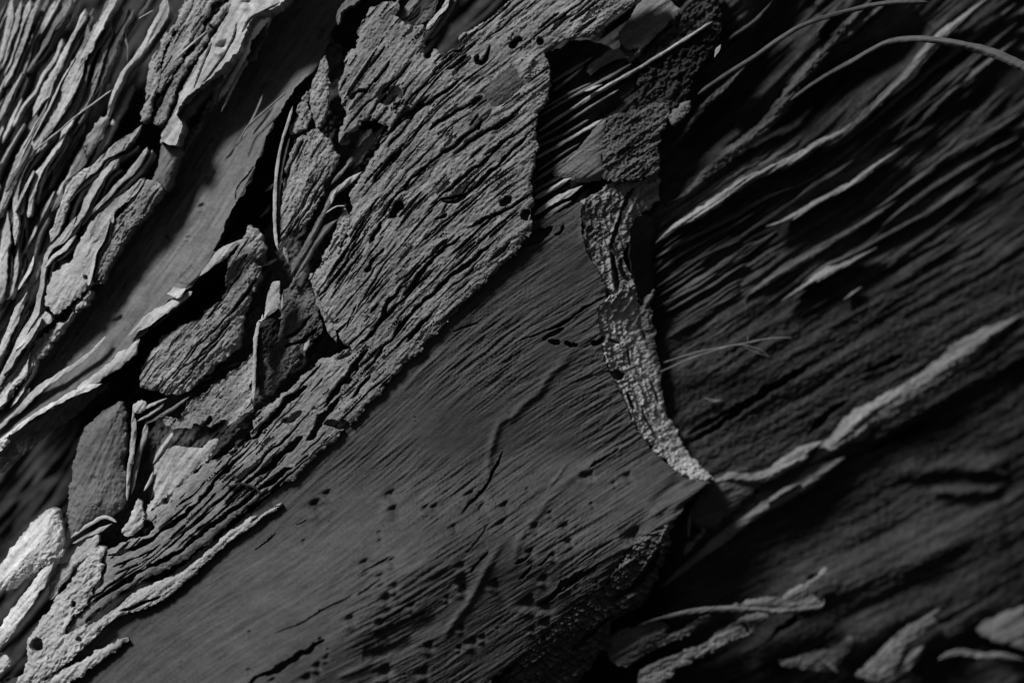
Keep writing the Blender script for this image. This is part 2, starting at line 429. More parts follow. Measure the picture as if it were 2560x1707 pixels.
# ================================================================ the trunk under the peeling bark
VOIDS = [pts('D 690,730 800,610 950,440 1100,260 1250,60 1350,-60'), pts('D 1050,640 1250,520 1400,400 1600,280 1800,190 1950,60')]
def build_trunk():
    far = lambda a, b, n: list(np.linspace(a, b, n, endpoint=False))
    us = np.array(far(-2600, -240, 40) + far(-240, 1560, 420) + far(1560, 2780, 440) + far(2780, 4800, 34))
    vs = np.array(far(-2400, -220, 36) + far(-220, 1920, 800) + far(1920, 4000, 34))
    U, V = np.meshgrid(us, vs); u, v = U.ravel(), V.ravel()
    right = 1 / (1 + np.exp(-(u - 1560 - 0.1 * (v - 800)) / 30))
    h = -260 * (1 - right) - 16 * right
    strand = right / (1 + np.exp((v - (760 - 0.25 * (u - 1900))) / 60))          # stringy zone, upper right
    h += strand * np.clip(.75 + .5 * NZ(4, u, v, 71), .1, 2) * (8 * GR(2, u, v) + 5 * GR(1, u, v) + 1.8 * GR(0, u, v)) - 26 * strand
    flat = right * (1 - strand / (right + 1e-6))
    h += flat * (2.2 * GR(2, u, v) + 1.3 * GR(1, u, v) + 1.0 * GR(3, u, v) + 0.8 * NZ(0, u, v, 3) + 0.5 * NZ(1, u, v, 3) + 3 * NZ(4, u, v, 5))
    h += (1 - right) * (9 * GR(2, u, v) + 5 * GR(1, u, v) + 6 * NZ(3, u, v, 2))
    for ln, w, a in (('E 1230,1330 1450,1180 1700,1110 2000,1000 2400,860', 120, 52), ('E 1500,1480 1800,1330 2100,1230 2450,1060', 110, 50),
                     ('E 1900,1568 2200,1330 2500,1230', 90, 42), ('E 1120,1500 1350,1400 1560,1330', 80, 26),
                     ('E 1850,620 2100,590 2400,560', 40, 24), ('E 2000,700 2150,710 2380,690', 26, 20), ('E 2150,620 2260,600 2400,640', 24, 16)):
        cut(h, u, v, pts(ln), w, -a, True)
    for ln, w, a in (('E 1700,500 1850,430 2000,370', 16, 30), ('E 830,450 1050,300 1200,200 1380,90', 16, 22), ('E 790,420 950,330 1150,220', 10, 16),
                     ('E 1380,420 1500,310 1580,260', 14, 18), ('E 1210,1390 1300,1330 1340,1300', 14, 16), ('E 1640,130 1760,80 1850,40', 12, 16),
                     ('E 1380,1120 1480,1090', 10, 14), ('E 940,800 1090,690 1130,660', 24, 40)):
        cut(h, u, v, pts(ln), w, a)
    for vd, w in zip(VOIDS, (120, 90)): cut(h, u, v, vd, w, 120, True)
    # the ground below the pale ledge lies one bark layer deeper
    led = pts('E 640,1160 800,1030 1000,870 1180,745 1400,620 1560,535 1800,420 2100,250 2600,-20')
    lv = np.interp(u, led[:, 0], led[:, 1])
    h -= 34 * right / (1 + np.exp(-(v - lv - 6) / 7)) * (u > 1560)
    h += H0(u, v)
    nu, nv = len(us), len(vs)
    a = np.arange(nv - 1)[:, None] * nu + np.arange(nu - 1)[None, :]
    q = np.stack([a, a + nu, a + nu + 1, a + 1], -1).reshape(-1, 4)
    tn = 1 + 0.16 * GR(4, u, v) + 0.12 * GR(5, u, v) + 0.16 * NZ(0, u, v, 51) + 0.12 * NZ(4, u, v, 52)
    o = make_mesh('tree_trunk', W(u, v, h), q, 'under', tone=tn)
    tag(o, 'dark furrowed tree trunk beneath all the peeling bark plates and strips', 'tree trunk')
build_trunk()

PLATE, STRIP, FIBRE, FLAKE = 'bark plate', 'bark strip', 'bark fibre', 'bark flake'

def P4(s, r, d):           # pits on a tracing grid
    return [(p[0], p[1], r * (p[2] if len(p) > 2 and p[2] else 1), d * (p[2] if len(p) > 2 and p[2] else 1)) for p in pts(s)]

# ================================================================ the large smooth plate with the torn edge
smooth_pits = P4('K 1030,420,1.3 1270,400,1 1170,540,1 1290,625,1.1 1220,725,1.3 900,915,1.2 1160,950,1 1890,440,1.1 1880,590,1.1 1910,650,1.3 2190,610,1.2 '
                 '600,1330,.9 510,1440,1.2 205,1465,.8 1200,1390,1.7 1550,1410,1.2 1600,1170,1.2 1990,1140,1.2 2085,1105,.9 1870,1195,.7 1890,1010,.9 1150,160,.7 '
                 '1155,235,.7 2250,75,1.2 1820,100,1 460,240,.5 630,1100,.7 700,1190,.5 680,1265,.6 1440,800,.8 1760,730,.7 '
                 'H 670,1380,1.2 575,1480,1.9 1255,1385,1.4 1280,1520,1.3 1575,1500,1 1650,1500,1.3 1970,1385,1 2280,1480,1.1 2080,1500,1.5 1470,690,.4 '
                 'J 650,1220,1 715,1225,1.2 1075,1230,1 940,1300,.6 140,1345,.6 730,1480,.6 350,1555,.7 '
                 'L 205,110,1 490,110,1.5 1120,200,2.2 165,335,1.2 375,370,.9 290,580,1.1 150,790,1.7 300,830,1.6 300,985,1 180,1045,.9 530,255,.8 770,635,.5 '
                 'C 1215,1405,.5 1660,1200,.5 1660,1435,.6 2100,1395,.8', 9.0, 10)
for _ in range(9):
    smooth_pits.append((rnd.uniform(820, 1500), rnd.uniform(1190, 1690), rnd.uniform(2.2, 4.5), rnd.uniform(2, 4)))
smooth_cracks = [(pts(a), w, d) for a, w, d in (
    ('K 215,165 130,250 70,290 0,345', 7, 14), ('K 495,50 440,80 385,102', 5, 8), ('K 930,700 800,770 690,820 520,920 420,980 200,1065', 7, 12),
    ('K 660,1080 540,1180 350,1300 180,1400 -60,1520', 17, 26), ('K 1280,360 1150,430 1050,485 950,545', 7, 12), ('K 1180,560 1060,650 960,720', 7, 8),
    ('K 2145,85 2000,280 1930,340', 7, 12), ('K 2140,325 2050,420 1970,525', 9, 12), ('K 1500,760 1400,810 1250,900 1150,990', 7, 10),
    ('K 1760,740 1600,850 1400,950', 5, 8), ('H 2280,1000 2230,1090 2190,1170 2130,1290 2040,1400 1970,1470 1890,1580', 10, 16),
    ('I 930,1145 860,1150 700,1240 600,1310 440,1410 280,1480 60,1570', 9, 16), ('I 860,1140 900,1130 960,1110', 22, 26),
    ('J 1000,975 900,1040 800,1100 710,1165', 9, 14), ('J 930,320 990,345 1040,420', 10, 16),
    ('L 950,240 820,310 700,400 560,490', 6, 9), ('L 810,440 700,530 560,620 430,740', 12, 14), ('L 640,520 480,640 380,740 260,830', 16, 18),
    ('L 380,330 300,430 230,480', 8, 12), ('L 185,460 130,530 60,600', 8, 12), ('L 180,350 120,400 20,450', 12, 16), ('L 940,650 820,720 680,780', 7, 10),
    ('I 480,1440 340,1510 280,1550', 14, 16), ('I 380,520 250,600 140,640 -60,740', 30, 20), ('I 480,500 440,570 380,590', 12, 18),
    ('I 140,1440 300,1370 560,1250', 4, 6), ('G 2050,1400 1900,1440 1780,1490', 9, 6))]
smooth_cracks += [(pts(a), w, d) for a, w, d in (('J 330,-20 400,15 440,5', 14, 20), ('J 480,-10 545,35 590,10', 16, 24), ('J 730,-10 780,30 830,5', 15, 24))]
smooth_ridges = [(pts(a), w, d) for a, w, d in (
    ('J 560,90 450,210 330,330 250,450 120,560 0,690 H 2300,700 2230,760 2180,900 2140,1060 2125,1200 2135,1400', 16, 7),
    ('J 1010,960 900,1030 800,1085 660,1180 550,1245 420,1350 330,1440 240,1560 L 130,130 60,260 20,420', 16, 7), ('K 2270,230 2120,480 1960,790 1890,880 1800,1000 1740,1110', 16, 7),
    ('E 885,640 780,690 700,730 620,790', 20, 12), ('J 1830,1300 1700,1400 1560,1480 1450,1560', 18, 10), ('J 500,1130 400,1260 320,1370', 9, 4),
    ('L 420,750 560,650 700,540 800,460', 5, 6), ('L 930,655 1050,600 1240,500', 5, 6), ('I 640,360 640,520 650,640 700,760 770,890 870,1080', 10, 6),
    ('J 850,30 870,170 940,290 1050,470 1080,640 1180,800 1280,950 1400,1090 1500,1210', 9, 5), ('K 1100,1300 950,1380 780,1450', 14, 6))]
smooth_dents = [(pts(a), w, d) for a, w, d in (
    ('K 1700,930 1550,1000 1350,1060 1120,1120', 50, 12), ('C 1230,1040 1280,1180 1400,1290', 46, 5), ('C 1500,1100 1450,1220 1350,1290', 60, 3),
    ('K 1000,1240 1180,1250 1380,1190 1480,1140', 40, 14), ('K 2200,620 2250,700 2300,860', 30, 5), ('H 2050,1500 2000,1400', 50, 6), ('K 1850,640 2000,560', 40, 6), ('J 1570,1290 1420,1420 1330,1540', 40, 10),
    ('L 1270,10 1150,160 980,210', 40, 8), ('L 1060,330 980,460 880,600', 36, 8))]
P_SMOOTH = ('X 1455,505 1450,540 1458,600 1470,640 1492,668 1512,715 1535,728 1510,752 1492,775 1500,835 1512,900 1532,945 1560,1000 1592,1072 1630,1122 '
            '1690,1178 1725,1203 1780,1209 1742,1238 1712,1272 1690,1300 1640,1325 1600,1345 1575,1365 1545,1405 1525,1442 1500,1470 1440,1508 1395,1545 '
            '1350,1595 1290,1650 1230,1690 1180,1760 900,1820 500,1820 -60,1820 -60,1730 120,1665 270,1560 470,1402 640,1270 740,1180 880,1045 1015,890 1170,740 1280,620 1320,560 1400,532')
R_EDGE = pts('X 1455,505 1458,600 1492,668 1512,715 1535,728 1492,775 1500,835 1532,945 1592,1072 1690,1178 1780,1209')
def smooth_form(u, v, sd):
    """height of the smooth plate: a swell at the lower left, a gentle fall to the right, a lip along the torn edge"""
    s = (u - 430) * 0.66 + (v - 1450) * 0.75
    t = np.clip(s / 420, 0, 1); t = t * t * (3 - 2 * t)
    wv = np.clip((v - 1120) / 300, 0, 1); wv = wv * wv * (3 - 2 * wv)
    d, _ = seg_dist(R_EDGE, u, v)
    return 68 + 165 * wv * t - 0.22 * wv * np.clip(s - 380, 0, 900) - 0.05 * np.clip(u - 1100, 0, 700) * (1 - wv) + 12 * np.exp(-d / 22)
def smooth_mask(u, v):
    return np.clip(0.30 + (u - 500 + (1300 - v) * 0.5) / 900, 0.3, 1.0) * (0.8 + 0.3 * NZ(4, u, v, 41))
smooth_cracks = [(c[0], c[1] * 0.72, c[2] * 0.55) for c in smooth_cracks]
def torn_form(u, v, sd):
    """the broken rim steps down in thin layers"""
    d, t = seg_dist(R_EDGE, u, v)
    q = d / 21 + 0.30 * NZ(3, u, v, 61) + 0.16 * NZ(2, u, v, 62)
    return smooth_form(u, v, sd) + 7.0 * (q - np.floor(q))
smooth_ridges = [(r[0], r[1] * 1.2, r[2] * 1.05) if r[2] == 7 else r for r in smooth_ridges]
SMOOTH = plate('bark_plate', 'large smooth grey bark plate with scattered pits and a pale torn right edge', PLATE, P_SMOOTH, 0, 'skin', thick=70,
               edge=(2, 6), rough=(1.5, 0), grain=(1.25, 0.55, 0.6), gran=(0.5, 0, .5), gmask=smooth_mask, cracks=smooth_cracks, ridges=smooth_ridges,
               dents=smooth_dents, pits=smooth_pits, step=2.3, lumps=1.2, fn=smooth_form)
plate('torn_edge', None, None, 'X 1452,507 1480,486 1560,450 1643,428 1649,472 1625,522 1590,547 1575,602 1568,630 1560,642 1576,690 1586,717 1562,738 '
      '1537,736 1512,718 1492,670 1468,642 1456,600 1448,545', -9, 'cork', thick=60, edge=(5, 6), rough=(4.5, 1), grain=(0.6, 0.6, 0.6), gran=(2.2, 0),
      fall=('X 1470,480 1450,545 1470,640 1512,715 1545,740', 0.30), step=1.9, parent=SMOOTH, fn=torn_form,
      ridges=[(pts('X 1562,490 1540,560 1522,612 1525,650 1530,700 1540,735'), 9, 9), (pts('X 1600,480 1580,520 1560,560'), 8, 6)],
      cracks=[(pts('X 1590,470 1572,490 1555,530 1535,590 1528,625'), 9, 14), (pts('X 1530,630 1538,680 1545,730'), 10, 14), (pts('X 1580,700 1560,690 1550,640'), 10, 10)])
plate('torn_edge', None, None, 'X 1537,733 1500,760 1490,778 1500,835 1512,900 1532,945 1560,1000 1592,1072 1630,1122 1690,1178 1725,1203 1780,1210 1788,1204 '
      '1775,1183 1742,1150 1714,1110 1692,1065 1670,1050 1664,1000 1652,930 1637,890 1620,850 1604,800 1598,760 1585,715 1560,725', -9, 'fresh', thick=60,
      edge=(6, 6), rough=(4.5, 1), grain=(0.5, 0.5, 0.5), gran=(2.4, 0), step=1.9, parent=SMOOTH, fn=torn_form,
      fall=('X 1537,733 1492,778 1500,835 1512,900 1532,945 1560,1000 1592,1072 1630,1122 1690,1178 1780,1210', 0.38),
      ridges=[(pts('J 1090,290 1150,370 1190,450 1230,570 1310,690 1400,800 1500,940'), 8, 8), (pts('J 1060,430 1120,520 1150,620'), 7, 7),
              (pts('J 850,30 880,180 950,290 1050,480 1110,680 1250,880 1420,1080 1530,1220'), 8, 6)],
      cracks=[(pts('J 940,260 960,310 1010,350'), 16, 22), (pts('J 1070,60 1080,180 1100,240'), 7, 12), (pts('J 1060,470 1100,560 1120,640'), 9, 12),
              (pts('J 1200,600 1240,720 1330,860 1400,950'), 7, 9), (pts('J 1290,340 1330,470 1350,600'), 7, 10), (pts('J 880,-20 1000,10'), 8, 10)])
plate('torn_edge', None, None, 'E 722,800 700,880 690,960 660,1040 640,1090 590,1180 560,1225 500,1250 440,1290 425,1360 400,1425 340,1480 280,1575 200,1640 60,1640 -120,1640 '
      '0,1440 130,1300 260,1190 420,1095 425,1070 470,1000 530,925 600,870', -6, 'dim', thick=55, edge=(10, 8), rough=(4, 1), grain=(0.8, 1.2, 1.5), gran=(2.8, 0),
      fall=('E 730,780 600,870 530,925 420,1075 260,1185 0,1430', 0.34), step=2.2, parent=SMOOTH, fn=torn_form,
      ridges=[(pts('E 700,820 640,930 560,1060 520,1090'), 8, 6)], cracks=[(pts('E 660,950 600,1050 520,1130 420,1190'), 12, 16), (pts('E 440,1260 330,1340 240,1430'), 10, 14)])

# membrane with shade in its near-black colour, and tags beyond the torn edge
plate('bark_membrane', 'thin membrane coloured black for its shade, standing right of the upper torn edge', 'bark membrane', 'X 1590,543 1642,543 1634,620 1638,700 1642,732 1616,768 1600,742 1577,660 1574,608',
      -2, 'dark', thick=90, tilt=(-1.3, 0.1), edge=(-6, 7), rough=(1.5, 1), grain=(0.3, 0.3, 0.4))  # near-black colour adds to the shade of this right-facing wall
plate('bark_tag', 'small rough bark tag hanging right of the torn edge, below the black membrane', FLAKE, 'X 1604,772 1620,762 1637,768 1634,800 1642,850 1652,930 1664,1000 1655,975 1632,890 1616,848',
      18, 'dim', thick=50, tilt=(-.1, 0), rough=(2.5, 1), gran=(2.2, 0), step=2.4)
plate('bark_tag', 'small grey three-cornered bark tag under the black membrane', FLAKE, 'X 1640,716 1634,745 1616,768 1608,750 1622,735', 26, 'fibre', thick=30, gran=(.5, 0), step=2)

# ================================================================ the cracked fibrous plate in the middle
P_FIB = ('F 655,560 685,480 700,405 735,350 775,325 768,225 818,130 900,55 1000,25 1050,-5 1058,60 1012,120 1035,128 1090,190 1180,185 1208,215 1196,395 1245,385 1280,330 '
         '1320,352 1400,345 1442,320 1440,270 1560,190 1700,90 1830,-20 1900,-60 2700,-60 D 560,-6 530,30 470,62 420,90 390,130 350,178 290,190 240,186 170,218 110,250 '
         '118,290 147,370 135,440 110,510 75,570 75,650 65,760 52,850 58,950 60,1040 40,1110 20,1132 -20,1185 X 1265,655 1180,742 1100,822 1040,885 1010,912 960,970 '
         '905,1032 880,1062 830,1107 780,1152 740,1192 690,1224 C 1720,350 1620,430 1500,520 1380,632 1200,762 1000,858 850,940 690,1075 600,1160 560,1185 455,1230 '
         '500,1120 560,1060 600,1000 640,940 690,880 715,780 700,700 850,635 1000,575 1030,540 960,470 1100,380 1280,200 1440,90 1640,0 H 0,690 180,550 400,360 520,250 '
         '700,130 840,95 850,40 G 760,1520 720,1380 640,1290 600,1170 560,1080 500,1000 550,920 620,860 740,770 840,620 880,490 F 730,1400 725,1290 740,1250 800,1170 '
         '830,1100 880,1030 910,970 950,890 985,840 940,830 890,790 850,772 810,790 790,830 720,900 655,960 660,880 700,770 680,720 670,640')
fib_cracks = [(pts(a), w, d) for a, w, d in (
    ('F 1480,510 1400,570 1330,620 1240,680 1150,740 1060,810 1000,860', 8, 20), ('F 1590,640 1480,710 1300,810 1240,870', 8, 18),
    ('F 1640,760 1520,870 1350,1000 1240,1080 1130,1170 1050,1260', 9, 20), ('F 1860,690 1760,780 1650,850 1500,950 1380,1040', 8, 18),
    ('F 1800,870 1700,960 1590,1080 1500,1130 1350,1260 1230,1360', 8, 20), ('F 1880,890 1790,990 1640,1130 1490,1260 1380,1300 1290,1330 1200,1420', 9, 22),
    ('F 1900,1270 1780,1360 1600,1430 1480,1500', 8, 18), ('F 1250,620 1160,710 1080,760 1010,850 900,960', 9, 18), ('F 1090,950 1010,1020 940,1110 870,1220', 9, 18),
    ('F 1070,1310 1020,1370 980,1420', 20, 22), ('F 1130,1160 1080,1250 1010,1300 900,1480', 8, 18), ('F 990,420 930,500 870,560', 8, 14), ('F 1130,410 1000,560 920,640', 7, 12),
    ('F 1760,330 1800,290 1840,270', 22, 26), ('F 1540,370 1550,430 1600,420 1640,320', 12, 22), ('F 1300,420 1400,350 1460,340', 8, 14), ('F 1350,470 1430,420 1490,370', 8, 14),
    ('F 1950,260 1970,310', 16, 24), ('F 1580,790 1560,870', 6, 10), ('F 1560,760 1500,840', 7, 12), ('F 920,640 980,660 1050,580', 26, 12), ('F 870,770 820,830 740,920', 7, 12),
    ('F 720,660 780,620 850,610', 12, 14), ('F 690,870 800,730 900,640', 6, 10), ('F 1700,1350 1740,1320 1780,1330', 20, 20), ('F 1850,1440 1890,1380', 22, 18),
    ('G 1925,590 1700,740 1560,900 1480,1000 1430,1065 1350,1155', 11, 26), ('G 1385,1045 1250,1180 1180,1320 1140,1400 1060,1500 960,1590', 11, 26),
    ('G 2240,600 2120,720 1960,860 1830,940 1680,1090 1500,1240 1390,1370 1300,1480 1210,1590 H 1130,120 1000,290', 10, 26), ('G 1555,1370 1480,1470 1390,1575', 8, 20),
    ('G 1360,300 1300,350 1220,440', 18, 22), ('G 1180,480 1110,580 1045,690', 10, 20), ('G 1150,240 1000,460 880,680', 6, 14), ('G 1085,800 1060,860 1015,935', 13, 22),
    ('G 1440,580 1380,660 1230,820 1160,920 1060,1080 960,1250 850,1450', 5, 13), ('G 1000,540 940,640 820,860 760,960', 5, 12), ('G 900,880 820,1000 700,1180', 5, 11),
    ('G 1200,720 1120,790 1080,830', 6, 14), ('G 940,1230 880,1350 850,1440', 6, 14), ('G 1760,400 1700,440 1640,470', 8, 16), ('G 1700,300 1850,290 2000,180 2180,30', 9, 20),
    ('H 1060,50 960,170 870,290 760,420 640,560', 11, 24), ('H 900,325 780,420 640,590', 13, 26), ('H 1070,295 980,400 880,520', 8, 18),
    ('H 810,470 690,620 600,720 540,830 470,915', 16, 28), ('H 440,860 300,1000 120,1140 -20,1250', 14, 26), ('H 345,1130 220,1225 100,1310 -30,1390', 10, 22),
    ('H 500,120 360,270 180,440 20,590', 19, 34), ('H 490,400 380,480 280,570 140,730 -20,890', 16, 30), ('H 520,1020 440,1080 370,1130', 6, 10), ('H 640,320 520,460', 5, 10),
    ('C 1940,20 1750,160 1600,280 1480,395', 8, 20), ('C 1915,145 1820,210 1720,280 1560,410 1380,540 1180,700 950,825 720,960 615,1035', 11, 26),
    ('C 1660,20 1500,160 1420,235 1380,300 1200,480 1030,600 850,700 720,730', 11, 26), ('C 1600,20 1430,110', 12, 22), ('C 1370,240 1280,330 1180,400', 6, 12),
    ('C 1080,650 960,720 860,760 750,800', 6, 14), ('C 900,880 830,910 760,930 620,1030', 7, 14), ('C 1280,370 1050,560', 5, 10), ('C 1050,720 880,800 760,850', 5, 9),
    ('H 830,20 880,100 760,180', 9, 14), ('H 640,740 800,760 840,700', 14, 14), ('H 250,740 330,700 450,640', 12, 9))]
fib_dents = [(pts(a), w, d) for a, w, d in (('F 1640,560 1700,640 1760,560 1720,500', 60, 11), ('F 920,600 1000,660', 40, 5), ('F 1900,420 1960,480', 40, 5))]
FIB = plate('bark_plate', 'wide cracked bark plate of coarse corky fibres in the middle, split by long black cracks', PLATE, P_FIB, 96, 'cork', thick=30, tilt=(-0.012, -0.012), edge=(7, 7),
            rough=(3.0, 1), grain=(0.6, 0.6, 0.7), gran=(1.25, 0, .35), slits=(1.9, 24, 1), dashes=(1.9, 11), splits=(P_FIB, 95, 4.6, 13), gmask=lambda u, v: np.clip(1.1 - (v - 850) / 420, 0.35, 1.1), cracks=fib_cracks, dents=fib_dents, step=2.0, lumps=1.0,
            ridges=[(pts('F 1830,520 1900,430 1920,400'), 16, 8), (pts('F 1650,770 1740,700 1840,610'), 14, 7), (pts('F 1900,640 2000,560 2030,520'), 14, 7)])
plate('peeling_skin', None, None, 'F 772,225 800,150 880,62 960,32 1048,4 1054,58 1010,118 960,200 905,240 840,330 800,352 790,300', 99, 'fibre', thick=16, tilt=(.05, .05), rough=(3, 1), grain=(.4, .5, .6), gran=(.3, 1), step=2.4, parent=FIB)
plate('dark_patch', None, None, 'F 1590,610 1620,480 1700,420 1790,430 1850,500 1880,560 1800,600 1760,660 1660,740 1620,700', 96.5, 'dim', thick=20, rough=(4, 1), grain=(.5, .5, .5), gran=(.8, 1), step=2.2, parent=FIB, edge=(4, 14))
plate('bark_plate', 'narrow tapering bark strip lying on the smooth plate, below the corky plate', STRIP,
      'C 1850,388 1740,440 1620,500 1480,600 1330,735 1200,828 1090,872 980,925 850,995 780,1075 690,1115 600,1175 540,1250 520,1350 560,1322 650,1235 760,1142 860,1090 960,1070 1080,1010 '
      '1200,920 1330,800 1450,690 1600,570 1750,470', 96, 'strip', thick=40, rough=(2, 1), grain=(.8, 1.1, 1.2), gran=(.9, 0), step=2.3,
      cracks=[(pts('C 1080,980 960,1030 880,1065 800,1085'), 7, 14), (pts('C 1840,400 1740,440 1650,510'), 5, 12)], lumps=1.0)
plate('bark_plate', 'pale speckled bark wedge pushed up at the lower left, beside the white strip', PLATE,
      'C 660,650 702,682 690,760 712,790 680,860 620,960 580,1060 510,1100 450,1232 560,1180 690,1158 735,1160 650,1242 560,1325 520,1372 420,1450 300,1532 220,1605 60,1660 170,1500 205,1400 '
      '190,1330 230,1230 280,1150 400,980 500,860 620,700', 104, 'strip', thick=60, tilt=(.04, .03), rough=(3, 1), grain=(.6, .8, 1), gran=(2.0, 1), step=2.4, lumps=3,
      cracks=[(pts('C 500,1010 500,1060'), 14, 18), (pts('C 210,1310 260,1300 300,1270'), 20, 26), (pts('C 520,1250 560,1270'), 9, 10)])
plate('bark_plate', 'grey strip with a blunt broken tip lying on the smooth plate, bottom left corner', STRIP,
      'C 740,1302 800,1268 838,1262 850,1278 760,1352 680,1410 600,1455 480,1540 400,1610 300,1650 180,1650 330,1520 420,1467 560,1395 660,1340', 100, 'strip', thick=40, rough=(2.5, 1),
      grain=(.6, .8, 1), gran=(1.2, 1), lumps=2)
plate('bark_chip', 'small square granular bark chip in the crack left of the fibrous plate', FLAKE, 'C 715,745 780,700 850,682 845,735 790,770 730,792', 72, 'strip', thick=30, gran=(2, 0), step=2.2)
plate('bark_chip', 'pointed grey bark splinter under the rolled bark tube', FLAKE, 'C 845,520 880,430 920,340 935,420 948,500 920,560 870,592 790,582', 70, 'strip', thick=30, lumps=3, gran=(1, 1), step=2.4)

# ================================================================ smooth papery sheet and what surrounds it
P_SHEET = ('X 930,-240 880,-110 852,-30 846,4 830,42 819,77 811,126 788,165 758,199 727,237 689,302 664,356 650,398 643,413 612,490 595,507 574,551 551,600 540,630 589,607 616,600 589,621 '
           '536,659 497,697 478,720 440,740 410,765 385,800 350,850 300,915 240,955 190,984 140,1008 80,1040 38,1072 0,1098 -60,1140 -60,1000 0,930 100,830 220,700 330,560 430,400 520,270 620,130 700,-40 790,-240')
SHEET_EDGE = pts('X 930,-240 852,-30 830,42 811,126 758,199 727,237 664,356 643,413 595,507 551,600 540,630 497,695 440,740 385,800 350,850 300,915 190,984 80,1040 -60,1130')
def sheet_form(u, v, sd):
    d, _ = seg_dist(SHEET_EDGE, u, v)
    top = np.clip((v + 40) / 380, 0, 1)
    return (25 + 80 * top) * np.exp(-d / np.clip(50 + 0.11 * v, 40, 130)) - 62 - 110 * (1 - top)
plate('bark_sheet', 'long smooth papery bark sheet with tiny pinholes, between dark hollows', 'bark sheet', P_SHEET, 48, 'sheet', thick=9, edge=(-5, 10), rough=(2, 1),
      grain=(.5, .6, .8), gran=(.35, 1), fn=sheet_form, step=2.6, lumps=2.2,
      pits=P4('A 1315,1340,1.2 1395,1120,.6 1335,1160,.8 1075,1545,.7 1725,860,.4 B 1225,110,.7 1075,105,.6 780,640,1.3', 6, 10),
      cracks=[(pts('A 1680,1080 1600,1180 1550,1250 1545,1320'), 5, 8), (pts('A 1600,860 1540,940 1450,1060'), 5, -3)],
      ridges=[(pts('B 1170,330 1180,390 1260,400 1330,290'), 12, 9), (pts('A 1900,590 1700,780 1600,880 1450,1060'), 7, 4)],
      dents=[(pts('B 1200,370 1270,310'), 22, 10), (pts('B 760,700 740,640'), 20, 12)])
plate('bark_scale', 'pale smooth bark scale at the lower end of the papery sheet, above a white rim', 'bark sheet', 'B 932,765 915,820 885,880 800,955 650,1060 560,1105 490,1150 520,1090 600,1030 700,945 830,850',
      104, 'strip', thick=10, tilt=(.1, .1), rough=(1.5, 1), grain=(.3, .4, .5))
plate('bark_sheet', 'mottled bark sheet, shade put into its colour, turned away below the bright white rim', 'bark sheet', 'B -80,1500 0,1455 100,1372 200,1293 350,1208 480,1145 600,1105 700,1065 640,1140 500,1270 300,1400 120,1560 -80,1680',
      80, 'dim', thick=14, tilt=(-.62, -.55), rough=(2, 1), grain=(.4, .5, .6), gran=(1.6, 2), edge=(0, 8))  # dull colour includes the shade of this lower face
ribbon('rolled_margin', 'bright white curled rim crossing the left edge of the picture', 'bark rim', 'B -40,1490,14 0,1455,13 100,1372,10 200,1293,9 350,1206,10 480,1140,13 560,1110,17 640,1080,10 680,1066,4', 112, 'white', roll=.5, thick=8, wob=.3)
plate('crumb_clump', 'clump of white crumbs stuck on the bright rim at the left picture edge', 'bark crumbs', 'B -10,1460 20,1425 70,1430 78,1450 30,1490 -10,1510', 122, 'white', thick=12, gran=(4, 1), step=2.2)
ribbon('bark_strip', 'long grey strip running just above the bright white rim', STRIP, 'B -50,1385,20 60,1285,19 170,1182,18 280,1085,15 400,1008,13 520,933,11 620,850,9 700,760,6', 100, 'strip', roll=.35, thick=10)
ribbon('bark_strip', 'pale folded strip on the lower edge of the papery sheet', STRIP, 'B 1270,470,8 1150,545,18 1050,610,26 980,655,30 900,715,26 840,760,8', 104, 'strip', roll=.3, thick=8)
ribbon('bark_strip', 'thin grey strip hanging below the pale folded strip of the papery sheet', STRIP, 'B 1250,495,7 1160,555,12 1070,640,12 970,718,6', 84, 'fibre', roll=.2)
ribbon('bark_flake', 'white pointed flake on the lower rim of the papery sheet', FLAKE, 'B 1105,483,6 1150,480,22 1190,470,22 1230,448,8', 116, 'white', roll=.35, thick=5, wob=.3)
ribbon('bark_strip', 'two-ply pointed end of the papery sheet beside the granular tongue', STRIP, 'B 1612,128,4 1540,170,14 1460,230,26 1400,290,16 1320,370,8', 112, 'strip', roll=.2, thick=6)

# ================================================================ strips of the upper left
plate('bark_sheet', 'light smooth bark strip with two round pits at the top, right of the grainy strips', 'bark sheet',
      'A 1700,-420 2060,-420 1930,-60 1860,40 1800,80 1690,110 1620,220 1575,330 1540,390 1450,470 1330,570 1225,655 1165,760 1190,790 1205,830 1160,955 1090,935 1060,945 1075,880 1150,740 1190,620 1290,440 1390,280 1470,150 1510,60',
      150, 'strip', thick=170, tilt=(.14, .1), rough=(2, 1), grain=(.4, .6, .8), gran=(.5, 1), lumps=2, edge=(-4, 8), pits=P4('A 1465,305,1.5 1635,20,1.3', 8, 14),
      cracks=[(pts('A 1560,160 1530,280 1440,430 1330,570'), 5, 8), (pts('A 1860,30 1760,90 1660,130 1590,240'), 5, 9), (pts('A 1400,290 1330,450 1280,600'), 5, 8)])
plate('bark_flap', 'pointed underside flap, coloured as shade, below the light smooth strip with two pits', FLAKE, 'A 1168,768 1230,680 1340,590 1480,470 1440,540 1380,600 1270,740 1215,790', 104, 'dim', thick=10, tilt=(-.6, -.5), gran=(.8, 1))  # colour stands in for shade on the strip's face turned from light
plate('bark_tube', 'half-rolled smooth bark tube below the light pitted strip', 'bark sheet', 'A 1055,950 1100,937 1170,965 1202,1000 1170,1060 1130,1180 1092,1252 1050,1205 1000,1180 1035,1080', 104, 'sheet', thick=130,
      tilt=(.12, .06), rough=(1.5, 1), grain=(.4, .5, .8), fn=lambda u, v, sd: 14 * (1 - np.exp(-sd / 16)))
